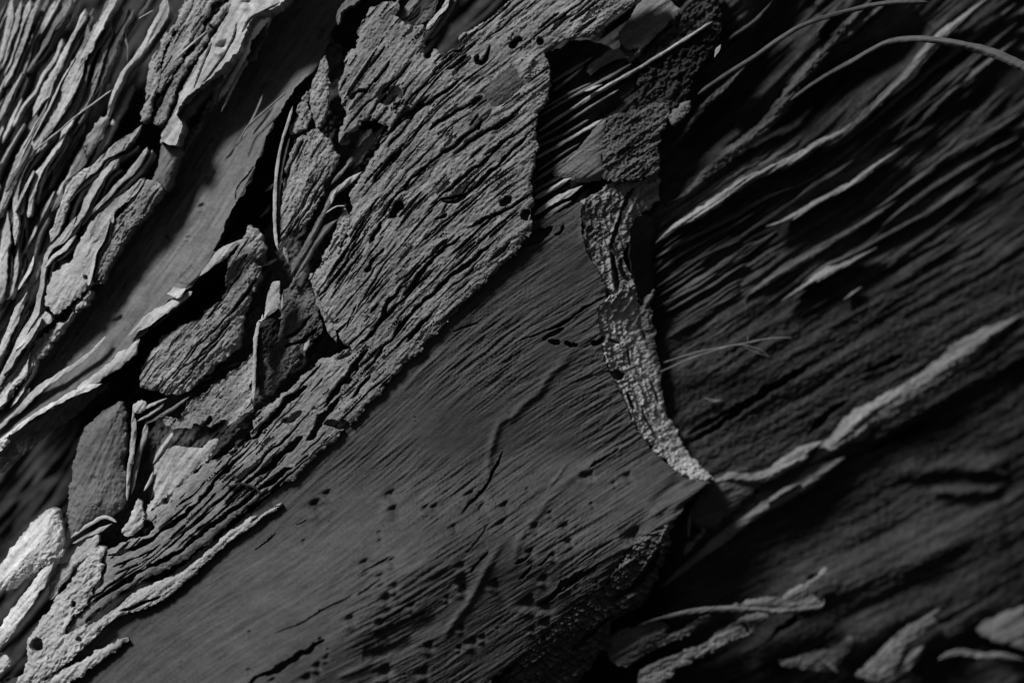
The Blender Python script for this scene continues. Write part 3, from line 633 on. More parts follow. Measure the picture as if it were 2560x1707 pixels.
plate('bark_strip', 'dull grainy sliver hanging right of the rolled tube, under the dark flap', STRIP, 'A 1305,795 1245,850 1200,950 1215,985 1262,905 1340,765 1372,655 1330,700', 88, 'dim', thick=14, gran=(2, 0))
plate('bark_scrap', 'rough dim scrap hanging in the black hollow at the top, with a thread', FLAKE, 'A 1770,110 1740,160 1732,230 1690,340 1650,402 1610,400 1630,340 1700,210', 70, 'dim', thick=14, gran=(2.4, 0), rough=(3, 1))
ribbon('bark_thread', 'thin rough thread hanging from the dim scrap in the black hollow', FIBRE, 'A 1620,395,9 1560,490,8 1505,610,6 1448,735,4', 84, 'strip', thick=6, wob=.4)
D1 = 'A 1330,-330 1390,-330 1260,-20 1240,60 1190,160 1110,250 1060,380 1030,560 1000,640 985,770 920,797 945,650 965,480 1010,340 1080,220 1150,120'
plate('bark_strip', 'grainy pale strip with a blunt torn foot, leftmost of three parallel grainy strips', STRIP, D1, 128, 'cork', thick=130, tilt=(.1, .1), edge=(4, 4), gran=(1.5, 0), grain=(.6, .8, 1), rough=(3, 1))
plate('bark_strip', 'broad grainy pale strip crumbling at its foot, middle of three parallel grainy strips', STRIP,
      'A 1420,-330 1540,-330 1420,-20 1380,80 1330,160 1290,260 1220,320 1200,400 1130,480 1090,560 1010,612 1060,420 1100,300 1180,160 1240,80', 124, 'cork', thick=130, tilt=(.08, .08), gran=(1.7, 0), edge=(4, 4), grain=(.5, .6, .8), rough=(3, 1))
plate('bark_strip', 'narrow jointed grainy strip, rightmost of three parallel grainy strips', STRIP,
      'A 1530,5 1545,30 1440,130 1392,182 1350,230 1340,290 1270,390 1200,470 1140,600 1080,785 1010,792 1080,640 1130,510 1220,370 1310,265 1360,160 1430,70 1480,15', 122, 'cork', thick=130, tilt=(.12, .1),
      gran=(1.8, 0), rough=(3, 1), cracks=[(pts('A 1360,160 1395,185'), 9, 16)])
ribbon('bark_curl', 'thin smooth curl of bark twisting down beside a black hollow at upper left', 'bark curl', 'A 1085,-30,22 1060,90,24 1010,190,22 940,310,18 860,400,10 800,470,9 770,540,10 740,610,8 715,690,7 700,760,6', 132, 'strip', roll=.25, twist=.2, thick=130)
plate('bark_lobe', 'thin leaf-like bark lobe hanging from the twisted curl', FLAKE, 'A 702,735 702,790 640,910 602,957 580,930 540,945 560,890 620,810', 112, 'strip', thick=9, tilt=(.15, .1), grain=(.4, .5, .6))
plate('bark_strip', 'granular strip bordering the black hollow, left of the papery sheet', STRIP,
      'X 383,455 404,463 407,483 383,518 352,557 331,575 291,640 255,708 236,696 248,657 245,636 268,588 290,552 337,501 360,459', 122, 'cork', thick=130, tilt=(.08, .06), gran=(1.8, 0), rough=(2.5, 1), grain=(.5, .7, .9))
plate('bark_scale', 'mottled light bark scale left of the granular strip, with broken lower corner', PLATE,
      'B 590,0 742,-10 700,100 642,230 610,340 592,440 560,470 500,520 450,562 362,622 330,560 300,560 318,440 360,340 450,280 500,200', 128, 'strip', thick=130, tilt=(.06, .1), lumps=3, gran=(1.0, 1), rough=(3, 1), grain=(.5, .8, 1),
      cracks=[(pts('B 560,560 480,610 420,640'), 18, 18), (pts('B 560,360 570,400'), 10, 10)])
plate('bark_scale', 'light bark scale just below the mottled one, near the left picture edge', PLATE, 'B 325,602 352,642 300,690 205,762 130,842 108,812 150,750 220,680 275,615', 132, 'strip', thick=130, tilt=(.1, .12), lumps=2, gran=(.8, 1))
plate('bark_strip', 'broken ragged strip right of the light left scales, bordering the papery sheet', STRIP,
      'B 590,450 600,480 540,560 420,700 330,810 240,930 150,1060 40,1190 -60,1300 -60,1180 20,1080 90,980 180,860 270,760 360,690 430,620 520,530', 118, 'strip', thick=130, tilt=(.1, .1), gran=(2.2, 1), rough=(4, 1), lumps=4,
      cracks=[(pts('B 450,560 420,620 370,660'), 26, 24), (pts('B 230,800 180,870 120,930'), 8, 14)])

LR = [  # upper-left field of strips: name, label, line, base, material, roll, gran
 ('bark_strip', 'broadest light strip of the upper-left field, running from the top edge to the left edge', 'A 760,-90,16 720,30,18 660,140,22 590,260,24 520,380,30 470,500,32 420,640,26 360,760,22 290,860,18 200,970,15 120,1100,12 40,1280,12 -30,1420,12', 150, 'strip', .3, .8),
 ('bark_strip', 'porous granular sliver right of the broadest light strip at upper left', 'A 715,150,12 690,260,16 640,400,16 600,540,14 560,650,13 490,740,12 440,800,8', 132, 'cork', .2, 1.8),
 ('bark_strip', 'club-shaped strip with a bright rounded white tip at upper left', 'A 548,50,16 500,170,12 440,280,10 400,360,14 350,460,18 280,600,26 235,680,32 200,758,8', 160, 'strip', .3, .4),
 ('bark_strip', 'bright strip reaching the top-left corner, first along the top edge', 'A 50,-20,18 20,180,16 0,280,12 -30,400,12', 172, 'strip', .45, .4),
 ('bark_strip', 'second light strip along the top edge from the left corner', 'A 110,-20,16 60,180,16 10,350,14 -20,440,12', 166, 'strip', .4, .6),
 ('bark_strip', 'third thin strip along the top edge from the left corner', 'A 170,-20,13 110,160,12 50,330,12 0,480,12', 160, 'strip', .35, .6),
 ('bark_strip', 'knobbly light strip starting fourth from the left corner on the top edge', 'A 235,-20,13 170,110,15 130,230,15 60,420,13 0,560,14', 158, 'strip', .35, 1.2),
 ('bark_strip', 'rough grey strip fifth from the left corner, ending at the left edge', 'A 335,-20,13 270,100,16 180,240,11 140,380,12 60,580,12 -10,740,14', 150, 'strip', .3, 1.5),
 ('bark_strip', 'strip tapering to a fine point in a black gap at upper left', 'A 450,-20,12 400,60,15 330,170,9 280,270,8 200,390,6 150,462,3', 150, 'fibre', .25, .8),
 ('bark_strip', 'short rough strip beside the pointed one at the top left', 'A 420,40,10 350,140,14 320,190,8', 140, 'strip', .2, 1.5),
 ('bark_strip', 'thin wavy strip left of the white-tipped club', 'A 385,240,8 340,370,8 260,480,8 210,590,7 130,680,6 60,820,6', 146, 'strip', .25, .3),
 ('bark_strip', 'thin wavy strip between the club tip and the broadest light strip', 'A 560,150,8 545,260,9 480,380,6 420,520,7 350,680,9 270,800,8', 138, 'fibre', .2, .4),
 ('bark_strip', 'wide bright ribbon below the white-tipped club, running to the left edge', 'A 235,760,18 240,800,24 190,900,24 120,1030,20 60,1170,16 20,1300,13 -20,1420,12', 150, 'strip', .3, .3),
 ('bark_strip', 'bright strip right of the wide ribbon, bending downwards at its foot', 'A 330,850,16 260,920,20 180,1010,18 110,1150,14 92,1300,14 100,1420,13 95,1600,15', 146, 'strip', .3, .3),
 ('bark_strip', 'thin strip curving below the porous sliver, left of the hairline', 'A 480,770,8 420,840,11 390,920,10 330,1010,10 260,1120,10 210,1230,11 180,1420,9', 142, 'strip', .25, .3),
 ('bark_strip', 'slender strip left of the curving thin one at mid-left', 'A 410,900,10 300,1060,10 200,1160,10 150,1260,9 130,1400,7', 144, 'strip', .3, .3),
 ('bark_strip', 'ragged granular strip below the three parallel grainy strips', 'A 930,820,16 850,900,26 760,970,22 680,1030,14 620,1100,20 540,1140,24 480,1200,22 430,1290,20 400,1400,20 330,1580,20', 128, 'strip', .2, 1.6),
 ('bark_strip', 'smooth strip just right of the ragged granular strip at left', 'A 780,1040,20 700,1110,16 650,1180,16 590,1280,18 540,1400,16 450,1500,16 370,1610,14', 128, 'strip', .25, .4),
 ('bark_strip', 'long thin dark-edged strip left of the rolled tube', 'A 965,965,8 930,1030,12 860,1120,14 780,1200,12 700,1290,10 600,1380,9 520,1450,9 450,1560,8', 124, 'strip', .2, .5),
 ('bark_strip', 'smooth light strip widening downwards, left of the granular hollow-side strip', 'A 950,1165,9 900,1230,16 800,1310,28 720,1400,34 660,1480,38 590,1600,38', 122, 'strip', .15, .3),
 ('bark_strip', 'pale strip along the left edge at mid-height, with a sharp fold', 'B 40,-60,22 32,150,26 20,300,24 0,450,22 -30,560,20', 140, 'strip', .3, .4),
 ('bark_strip', 'grey strip beside the left-edge strip, ending at the white sliver', 'B 110,180,18 90,300,20 70,420,16 40,520,14', 126, 'strip', .25, .5),
 ('bark_strip', 'long kinked strip from the mottled scale down to the left edge', 'B 500,-20,12 430,100,18 330,190,13 290,300,12 270,450,12 240,600,12 150,760,12 60,950,14 -30,1120,14', 136, 'strip', .3, .6),
 ('bark_strip', 'bright strip low at the left edge, left of the kinked strip', 'B 185,470,16 120,600,18 60,750,16 -20,920,16', 142, 'strip', .4, .4),
 ('bark_strip', 'thin strip between the kinked strip and the light left scale', 'B 285,640,8 210,760,10 120,880,12 30,1010,12', 140, 'strip', .3, .6),
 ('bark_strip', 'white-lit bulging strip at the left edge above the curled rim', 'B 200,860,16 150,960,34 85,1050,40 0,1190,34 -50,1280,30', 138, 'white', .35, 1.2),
 ('bark_flake', 'white spear-shaped flake below the light left scale', 'B 255,700,8 170,790,13 110,850,5', 158, 'white', .35, .3),
 ('bark_sliver', 'brilliant white needle-thin sliver standing in a black gap at the left', 'B 225,232,5 208,300,10 168,380,9 122,458,3', 160, 'white', .4, 0),
 ('bark_strip', 'thin dark-backed strip joining the sliver gap to the light scales', 'B 310,-20,6 250,110,7 215,250,5', 120, 'fibre', .2, .2),
 ('bark_strip', 'fine strip forking off left of the mottled scale', 'B 500,100,6 420,190,10 350,240,8 300,310,6', 130, 'strip', .2, .4),
 ('bark_strip', 'narrow strip hugging the left border of the granular strip', 'B 725,0,8 690,120,9 640,210,8 615,330,9 590,430,6', 134, 'strip', .25, .6),
]
for k, (nm, lab, ln, b, mt, rl, gr) in enumerate(LR):
    ribbon(nm, lab, STRIP if nm == 'bark_strip' else (FLAKE if nm == 'bark_flake' else 'bark sliver'), ln, b + rnd.uniform(-16, 10), mt, roll=rl + rnd.uniform(-.32, .22), dome=.05, gran=max(gr, .7), step=2.4, thick=110 if nm == 'bark_strip' else 34 if 'sliver' not in nm else 8, seed=k, wob=.22, twist=.10, plies=3 if nm == 'bark_strip' and k != 28 else 0)
for k in range(44):
    u = rnd.uniform(-10, 330); v = rnd.uniform(-80, 640)
    if u + v * .5 > 330: continue
    ribbon('bark_sliver', 'thin bright bark sliver lying on the strips of the upper-left field', 'bark sliver', follow(u, v, rnd.randint(5, 10), rnd.uniform(20, 34), rnd.uniform(4, 9)), rnd.uniform(128, 165),
           rnd.choice(['strip', 'strip', 'fibre']), roll=rnd.uniform(.1, .5), dome=.05, thick=40, gran=.6, seed=500 + k, group='bright slivers on the upper-left strips', wob=.3, step=2.6)
HR = [('hairline fibre crossing from the twisted curl to the broad strip', 'A 740,590,4 600,690,5 480,775,5 380,860,5 220,980,4', 165, 'strip'),
      ('loose fibre hooking down from the leaf-like lobe', 'A 540,945,5 545,1020,7 555,1055,5 500,1120,5 410,1200,4 400,1300,3', 120, 'fibre'),
      ('short fine hair in front of the twisted curl, near the top', 'A 900,122,2 950,95,2.5 1005,66,2', 140, 'strip'),
      ('dark stalk-like fibre hanging from the top, left of the twisted curl', 'A 830,40,9 805,160,10 800,230,7 818,300,4 818,400,3', 100, 'fibre'),
      ('fine fibre lying across the three grainy strips', 'A 1370,210,4 1320,250,5 1250,310,5 1140,410,3', 150, 'strip'),
      ('thin stray fibre along the edge of the papery sheet, top right', 'A 1880,610,4 1740,730,4 1620,840,4 1560,960,3', 96, 'fibre'),
      ('dotted dim fibre in the hollow above the papery sheet', 'A 1720,620,4 1680,720,6 1620,840,5', 70, 'fibre'),
      ('hair-thin fibre dangling left of the scrap thread', 'A 1480,520,3 1430,620,4 1416,715,3', 88, 'fibre')]
for k, (lab, ln, b, mt) in enumerate(HR):
    ribbon('bark_fibre', lab, FIBRE, ln, b, mt, roll=.1, dome=.4, thick=4, seed=60 + k, step=2.4)
# thin nameless slivers filling the dark gaps of the upper-left field
for k in range(130):
    u = rnd.uniform(-20, 400); v = rnd.uniform(-60, 760)
    if u + v * .5 > 430: continue
    ribbon('bark_sliver', 'thin dull bark sliver down in the gaps of the upper-left field', 'bark sliver', follow(u, v, rnd.randint(5, 9), rnd.uniform(24, 40), rnd.uniform(7, 17)), rnd.uniform(20, 115),
           rnd.choice(['fibre', 'strip', 'fibre']), roll=rnd.uniform(0, .4), dome=.06, thick=60, gran=rnd.choice([0, .8]), seed=100 + k, group='dull slivers in the gaps of the upper-left strips', wob=.3)

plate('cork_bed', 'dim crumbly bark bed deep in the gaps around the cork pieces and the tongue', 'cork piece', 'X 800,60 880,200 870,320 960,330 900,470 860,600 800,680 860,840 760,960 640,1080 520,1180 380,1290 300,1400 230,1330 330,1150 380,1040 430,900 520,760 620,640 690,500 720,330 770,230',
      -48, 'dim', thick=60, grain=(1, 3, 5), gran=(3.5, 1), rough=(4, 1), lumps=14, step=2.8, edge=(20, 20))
# ================================================================ corky pieces between the sheet and the fibrous plate
plate('bark_tongue', 'granular cork tongue with a rounded lower end, left of the fibrous plate', 'cork piece',
      'B 1640,40 1720,110 1745,190 1715,290 1705,380 1645,500 1605,640 1592,700 1572,800 1480,900 1380,990 1260,1090 1130,1152 1060,1120 960,1112 915,1062 920,980 980,870 1090,740 1250,670 1400,560 1482,480 1480,380 1510,250 1590,130',
      78, 'cork', thick=60, gran=(2.2, 0, .6), grain=(1.2, 1.3, 1.2), rough=(3, 1), lumps=3, edge=(16, 16), step=2.2, tilt=(-.02, 0), splits=('X 640,560 670,660 620,760 540,900 450,970 370,950 370,880 480,750 570,660', 16, 4.5, 9),
      cracks=[(pts('B 1700,370 1640,450 1560,560 1480,640'), 6, 12), (pts('B 1360,860 1270,920 1180,980 1130,1050'), 6, 10), (pts('B 1590,520 1520,610'), 5, 10), (pts('B 1700,300 1740,240'), 16, 18)])
plate('cork_flap', 'thin cork flap with a pale wavy torn lip under the cork tongue', 'cork piece',
      'B 1672,880 1662,1000 1652,1100 1662,1180 1640,1242 1560,1292 1500,1342 1480,1308 1390,1352 1300,1338 1200,1357 1130,1332 1068,1272 1150,1302 1212,1250 1232,1190 1330,1130 1450,1040 1560,960',
      70, 'cork', thick=12, gran=(1.6, 0), rough=(3.5, 1), lumps=2.5, tilt=(0, .12), edge=(-6, 8), step=2.2, cracks=[(pts('B 1390,1270 1370,1320 1320,1350'), 14, 16)])
plate('cork_piece', 'fine-grained leaf-shaped cork piece left of the fibrous plate, near the top', 'cork piece',
      'F 370,920 430,880 510,850 545,870 602,920 642,1010 642,1060 592,1150 540,1230 512,1340 470,1420 400,1500 310,1547 270,1560 268,1400 288,1250 308,1100 330,1000', 76, 'cork', thick=50, gran=(2.2, 0, .6), grain=(.8, .8, .8), rough=(3, 1), lumps=2.5, edge=(9, 10), step=2.2, splits=('X 740,350 830,360 840,420 800,520 720,590 705,500', 11, 4.5, 9),
      tilt=(-.05, 0), cracks=[(pts('F 420,920 380,1000 320,1120 300,1240'), 7, 12)])
plate('cork_piece', 'small three-cornered cork piece above the leaf-shaped one', 'cork piece', 'F 372,720 440,600 452,690 470,780 440,842 330,887 350,800', 74, 'cork', thick=40, gran=(2, 0), rough=(2.5, 1), step=2.2, edge=(6, 8))
plate('cork_piece', 'pointed upper cork piece tucked under the papery sheet rim', 'cork piece', 'F 482,520 560,370 582,560 577,700 552,800 500,842 460,700 450,640', 70, 'cork', thick=40, gran=(2.2, 0), rough=(2.5, 1), step=2.2, edge=(8, 10), tilt=(.1, 0))
plate('cork_piece', 'narrow granular cork sliver left of the fibrous plate, above its ladder crack', 'cork piece', 'G 830,325 872,420 862,540 800,660 720,770 620,832 640,740 720,620 760,480 790,390', 66, 'cork', thick=30, gran=(2.6, 0), rough=(2.5, 1), step=2.2, edge=(6, 6))
plate('cork_bed', 'dim grainy bark bed right of the curled flake, under the fibrous plate', 'cork piece',
      'B 1850,450 2040,470 2080,600 2112,720 2050,790 1980,880 1880,1000 1780,1132 1700,1152 1690,1000 1740,900 1820,760 1835,640', 26, 'dim', thick=40, gran=(2, 0), grain=(1, 1.4, 1.6), rough=(3, 1), step=2.4,
      cracks=[(pts('B 2080,700 1980,790 1850,830'), 10, 14), (pts('B 2050,620 1950,720 1850,780'), 8, 10)])
ribbon('bark_strip', 'short upright ladder-like strip at the left end of the fibrous plate', STRIP, 'B 2045,390,9 2080,490,14 2120,600,15 2160,690,15 2205,795,13', 60, 'cork', roll=0, gran=1.6, wob=.3)
FL = plate('curled_flake', 'upright curled bark flake, its lit inner and shaded outer face set by colour', FLAKE, 'B 1780,440 1842,398 1842,470 1822,580 1712,670 1702,760 1692,852 1668,832 1680,700 1732,640 1752,540', 86, 'fresh', thick=8, tilt=(.35, 0),
           grain=(.4, .5, .6), rough=(1.5, 1), step=2.2)  # pale colour stands in for light on the inner face
plate('outer_face', 'rough outer face of the curled flake, shade put into its colour', None, 'B 1822,588 1832,622 1812,760 1740,880 1702,962 1690,1050 1672,1000 1690,850 1702,722 1712,672', 78, 'dark', thick=10, tilt=(-.5, -.1), gran=(1.6, 0), step=2.2, parent=FL)  # near-black stands in for shade on the flake's far side
ribbon('rim', None, None, 'B 1715,668,6 1690,720,8 1680,850,8 1676,1000,8 1668,1180,6', 92, 'fresh', roll=.2, thick=6, parent=FL)
ribbon('bark_edge', 'thin pale double edge standing left of the leaf-shaped cork piece', 'bark rim', 'F 352,700,5 302,860,6 266,1000,6 242,1200,8 236,1400,8 244,1568,7 262,1640,4', 86, 'strip', roll=.1, thick=20)
ribbon('bark_edge', 'second thinner edge between the double edge and the leaf-shaped cork', 'bark rim', 'F 330,900,4 290,1050,5 262,1250,6 256,1450,5', 74, 'fibre', roll=.1, thick=16)
FB = [('dull wedge of fibres in the notch of the fibrous plate', 'F 960,820,26 860,920,26 770,1010,20 690,1100,10', 40, 'fibre', 1.2),
      ('fibre bundle running down from the notch of the fibrous plate', 'G 960,40,9 840,130,14 720,210,14 650,350,12 560,520,14 440,760,16 330,950,18', 52, 'fibre', .4),
      ('second broader fibre bundle, right of the first below the notch', 'G 760,445,10 600,590,18 500,740,20 420,900,20 335,1045,16', 46, 'fibre', .4),
      ('thin curved fibre leaving the notch towards the cork piece', 'F 800,1130,9 700,1200,13 620,1270,11 600,1340,8', 62, 'strip', .3),
      ('hair arching over the gap by the granular cork sliver', 'G 830,332,3 760,335,3 720,352,3 650,400,3', 84, 'strip', 0),
      ('short stick below the notch, in the black gap', 'F 730,1060,6 650,1150,8 600,1210,5', 56, 'fibre', .4)]
for k, (lab, ln, b, mt, gr) in enumerate(FB):
    ribbon('bark_fibre', lab, FIBRE, ln, b, mt, roll=.15, dome=.3, thick=12, gran=gr, seed=200 + k, grain=1.6)
TUBE = plate('bark_roll', 'smooth rolled bark piece with a split lower lip, left of thin upright sticks', 'bark roll',
      'C 500,40 560,-90 680,-210 780,-260 815,-240 832,-100 832,0 812,140 832,200 832,300 815,400 770,450 700,472 600,530 470,612 450,500 446,350 478,200', 62, 'sheet', thick=40, rough=(2.5, 1), grain=(.4, .6, .8), lumps=3, gran=(.9, 1),
      fn=lambda u, v, sd: 18 * (1 - np.exp(-sd / 22)), ridges=[(pts('C 560,230 640,200 700,300 620,290'), 14, 4), (pts('C 640,400 660,370'), 10, 5), (pts('C 500,410 530,380'), 10, 5)])
ribbon('torn_lip', None, None, 'C 468,618,5 530,565,8 600,522,9 690,478,9 772,512,5', 66, 'strip', roll=.2, thick=12, parent=TUBE)
ribbon('torn_lip', None, None, 'C 478,655,5 560,605,8 640,572,11 740,522,6', 54, 'strip', roll=.2, thick=12, parent=TUBE)
ST = [('upright pale stick right of the rolled bark piece', 'B 878,1240,14 888,1350,13 878,1470,12 868,1580,12 C 860,130,10 850,250,8 846,370,6', 82, 'strip'),
      ('second upright stick, right of the pale one', 'C 965,-160,15 950,-60,13 915,60,11 890,200,9 868,330,7', 66, 'strip'),
      ('slanting stick under the cork tongue', 'B 1085,1190,6 1000,1258,10 905,1312,8', 80, 'strip'),
      ('upper slanting stick touching the foot of the cork tongue', 'B 1105,1160,5 1000,1205,8 900,1245,8', 88, 'strip'),
      ('lens-shaped sliver below the cork flap', 'B 1160,1360,7 1105,1440,16 1040,1530,12 1005,1590,5', 50, 'strip'),
      ('thin dark stick crossing the gap below the cork flap', 'B 1250,1150,6 1120,1240,8 960,1330,8', 70, 'fibre'),
      ('short stub right of the second upright stick', 'C 1010,180,8 985,250,9 950,310,6', 58, 'strip'),
      ('fine fallen fibre looping over the lower strips of the fibrous plate', 'C 1485,270,3 1530,270,4 1580,255,4 1640,265,4 1690,285,4 1720,325,3', 104, 'dark')]
for k, (lab, ln, b, mt) in enumerate(ST):
    ribbon('bark_stick' if k < 7 else 'bark_fibre', lab, 'bark stick' if k < 7 else FIBRE, ln, b, mt, roll=.15, dome=.3, thick=10, seed=230 + k, step=2.4)
plate('bark_chip', 'small white chip wedged at the top of the upright pale stick', FLAKE, 'B 940,1175 972,1210 910,1262 878,1245 900,1200', 96, 'fresh', thick=8, step=2.2, tilt=(.1, .1))
plate('bark_scale', 'light flat bark piece between the upright sticks and the fibrous plate', PLATE, 'C 1020,148 1080,60 1140,10 1180,20 1310,42 1400,-30 1425,15 1280,180 1100,350 962,452 1010,350 1008,250', 54, 'strip', thick=36, rough=(2.5, 1), grain=(.6, .9, .8), gran=(.7, 1), lumps=1.5, tilt=(.04, .06))

for k in range(80):
    u = rnd.uniform(520, 880); v = rnd.uniform(300, 1200)
    if abs((u - 760) * .75 + (v - 600) * .45) > 150: continue
    q = follow(u, v, 4, rnd.uniform(6, 16), rnd.uniform(3.5, 8)); a0 = rnd.gauss(0, .5); c0, s0 = math.cos(a0), math.sin(a0)
    q[:, :2] = [(u + (x - u) * c0 - (y - v) * s0, v + (x - u) * s0 + (y - v) * c0) for x, y in q[:, :2]]
    ribbon('bark_splinter', 'tiny loose bark splinter caught in the gaps around the cork pieces', 'bark splinter', q, rnd.uniform(-20, 50), rnd.choice(['cork', 'fibre', 'dim', 'strip']), roll=rnd.uniform(-.2, .5), dome=.2,
           thick=8, gran=.8, seed=700 + k, group='loose splinters around the cork pieces', wob=.4, step=2.2)
# bright pieces at the lower left corner, strong light put into their white colour
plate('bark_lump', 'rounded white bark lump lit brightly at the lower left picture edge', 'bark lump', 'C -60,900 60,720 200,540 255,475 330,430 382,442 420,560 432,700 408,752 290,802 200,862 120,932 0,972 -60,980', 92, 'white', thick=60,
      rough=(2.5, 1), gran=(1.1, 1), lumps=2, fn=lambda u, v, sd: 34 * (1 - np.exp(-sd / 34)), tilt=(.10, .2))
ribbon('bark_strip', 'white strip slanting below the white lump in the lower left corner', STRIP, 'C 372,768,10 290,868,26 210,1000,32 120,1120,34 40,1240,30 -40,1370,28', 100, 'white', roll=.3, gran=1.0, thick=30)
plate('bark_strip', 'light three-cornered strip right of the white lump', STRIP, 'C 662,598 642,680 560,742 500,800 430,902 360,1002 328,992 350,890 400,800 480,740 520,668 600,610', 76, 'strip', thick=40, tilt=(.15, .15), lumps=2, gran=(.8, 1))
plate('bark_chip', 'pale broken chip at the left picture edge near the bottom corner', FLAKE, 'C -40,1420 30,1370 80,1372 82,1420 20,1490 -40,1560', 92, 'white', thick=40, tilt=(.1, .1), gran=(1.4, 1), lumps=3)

# ================================================================ blocks right of the fibrous plate, upper middle
plate('bark_block', 'rough granular bark block right of the fan of dark fibres', 'bark block', 'D 400,560 470,530 560,512 640,480 692,490 682,580 656,640 645,720 641,790 590,832 480,842 390,832 380,742 375,680 385,620', 40, 'dim', thick=50, gran=(2.6, 0, .7), dashes=(1.4, 10), grain=(1.0, 1.6, 1.8), rough=(3, 1),
      tilt=(-.08, .02), step=2.3, edge=(5, 8))
plate('bark_flap', 'smooth grey three-cornered flap left of the rough granular block', FLAKE, 'D 402,556 386,680 380,760 392,822 340,845 270,852 200,832 150,812 230,740 300,660', 42, 'fibre', thick=30, grain=(.7, .8, .8), rough=(1.5, 1), tilt=(.1, 0), step=2.4,
      dents=[(pts('D 390,840 320,860 250,850'), 30, 10)])
plate('bark_block', 'dark crumbling bark block at the top edge, right of the smooth lens', 'bark block', 'D 690,80 760,60 800,30 870,-20 940,-30 930,150 900,240 800,380 780,460 690,540 560,512 480,540 560,440 520,380 600,330 560,280 640,170', 8, 'under', thick=40, gran=(5, 1),
      grain=(1, 2, 3), rough=(4, 1), step=2.8, ridges=[(pts('D 700,110 760,80 800,75'), 22, 12), (pts('D 580,320 620,315'), 18, 12), (pts('D 720,330 735,380 710,440'), 14, 10)])
plate('bark_lens', 'smooth grey lens of inner bark near the top edge, right of the fibrous plate', FLAKE, 'D 590,-20 690,-10 720,30 748,52 640,160 560,242 480,272 400,302 330,352 318,312 400,250 470,212 460,150 520,80', 22, 'ledge', thick=20, grain=(.5, 1.0, 1.5), rough=(1.5, 1),
      tilt=(.08, .1), step=2.8, cracks=[(pts('D 560,230 500,250 460,215'), 10, 10)])
plate('bark_chip', 'small bright wedge at the right corner of the granular block', FLAKE, 'D 698,545 740,500 790,468 808,472 772,540 720,582', 52, 'fibre', thick=14, gran=(1.2, 0), tilt=(.1, .1))
ribbon('bark_chip', 'tiny pale oblong chip beside the dark crumbling block', FLAKE, 'D 905,272,8 918,245,16 936,212,8', 60, 'strip', roll=.2)
FAN = ['80,620,6 200,540,8 350,440,8 520,340,9 700,230,9 900,100,7', '90,545,5 250,450,7 380,380,7 520,300,5', '140,392,6 260,320,8 340,268,5', '150,430,5 230,370,7 300,310,5', '70,690,6 200,630,7 320,560,6',
       '70,742,7 180,680,8 300,610,8 390,556,6', '60,850,6 180,770,8 290,690,7', '60,900,6 160,840,7 240,790,6', '60,935,8 150,882,11 240,832,8', '60,1010,9 140,950,14 220,910,14 290,868,12', '70,1050,7 160,985,9 240,940,6',
       '75,660,5 200,585,6 330,500,6 460,420,5', '110,510,5 230,440,6 330,390,5', '80,800,5 200,720,6 280,670,5']
FANL = ['long pale fibre at the top of the fan right of the fibrous plate', 'thin fibre second in the fan, under the long pale one', 'short fibre nearest the dark notch above the fan', 'short fibre just below the notch fibre of the fan',
        'middle dark fibre of the fan, fifth from its top', 'light fibre of the fan pointing at the smooth flap', 'fibre of the fan ending under the smooth flap', 'thin fibre low in the fan, left of the smooth flap',
        'light broad fibre low in the fan', 'broadest pale fibre at the foot of the fan, on the smooth plate', 'lowest fibre of the fan, over a dark groove', 'fine dim fibre between the upper fibres of the fan',
        'short dim fibre at the left root of the fan', 'fine fibre above the low broad ones of the fan']
for k, ln in enumerate(FAN):
    ribbon('bark_fibre', FANL[k], FIBRE, 'D ' + ln, 22 + 3 * (k in (8, 9, 10)) * 6, 'fibre' if k not in (0, 5, 8, 9) else 'strip', roll=.2, dome=.3, thick=14, seed=260 + k, grain=1.2, gran=.5)
ribbon('bark_chip', 'small pale sliver lying on the fan of dark fibres', FLAKE, 'D 300,432,4 340,415,9 382,400,4', 40, 'strip', roll=.2)
plate('bark_bed', 'dark ribbed bark bed under the fan of fibres', PLATE, 'D 120,250 250,190 350,190 480,260 520,330 560,440 480,530 400,560 300,660 160,810 250,860 60,1060 20,1130 -60,1100 -60,300', -2, 'under', thick=60, grain=(1.2, 3, 5), step=2.8, edge=(4, 8))

TOP = [('grey strip leaning first in the dark notch at the top edge', '1035,135,10 1110,60,24 1200,-40,24', 60, 'fibre', .8),
       ('dim rough strip second in the dark notch at the top edge', '1090,190,9 1180,150,18 1240,90,28 1300,-20,32', 52, 'dim', 2.4),
       ('pale crooked strip third in the dark notch at the top edge', '1215,215,9 1290,120,14 1345,60,13 1368,-30,15', 70, 'strip', .8),
       ('thin straight strip at the right of the dark notch at the top edge', '1235,265,5 1330,140,8 1420,-20,8', 50, 'fibre', 0),
       ('dim curled strip at the top edge beside the papery sheet', '640,170,8 650,90,16 705,40,20 790,-30,22', 64, 'fibre', .8)]
for k, (lab, ln, b, mt, gr) in enumerate(TOP):
    ribbon('bark_strip', lab, STRIP, 'F ' + ln, b, mt, roll=.25, dome=.08, thick=60, gran=gr, seed=290 + k, wob=.3, plies=1 if k in (0, 2) else 0)

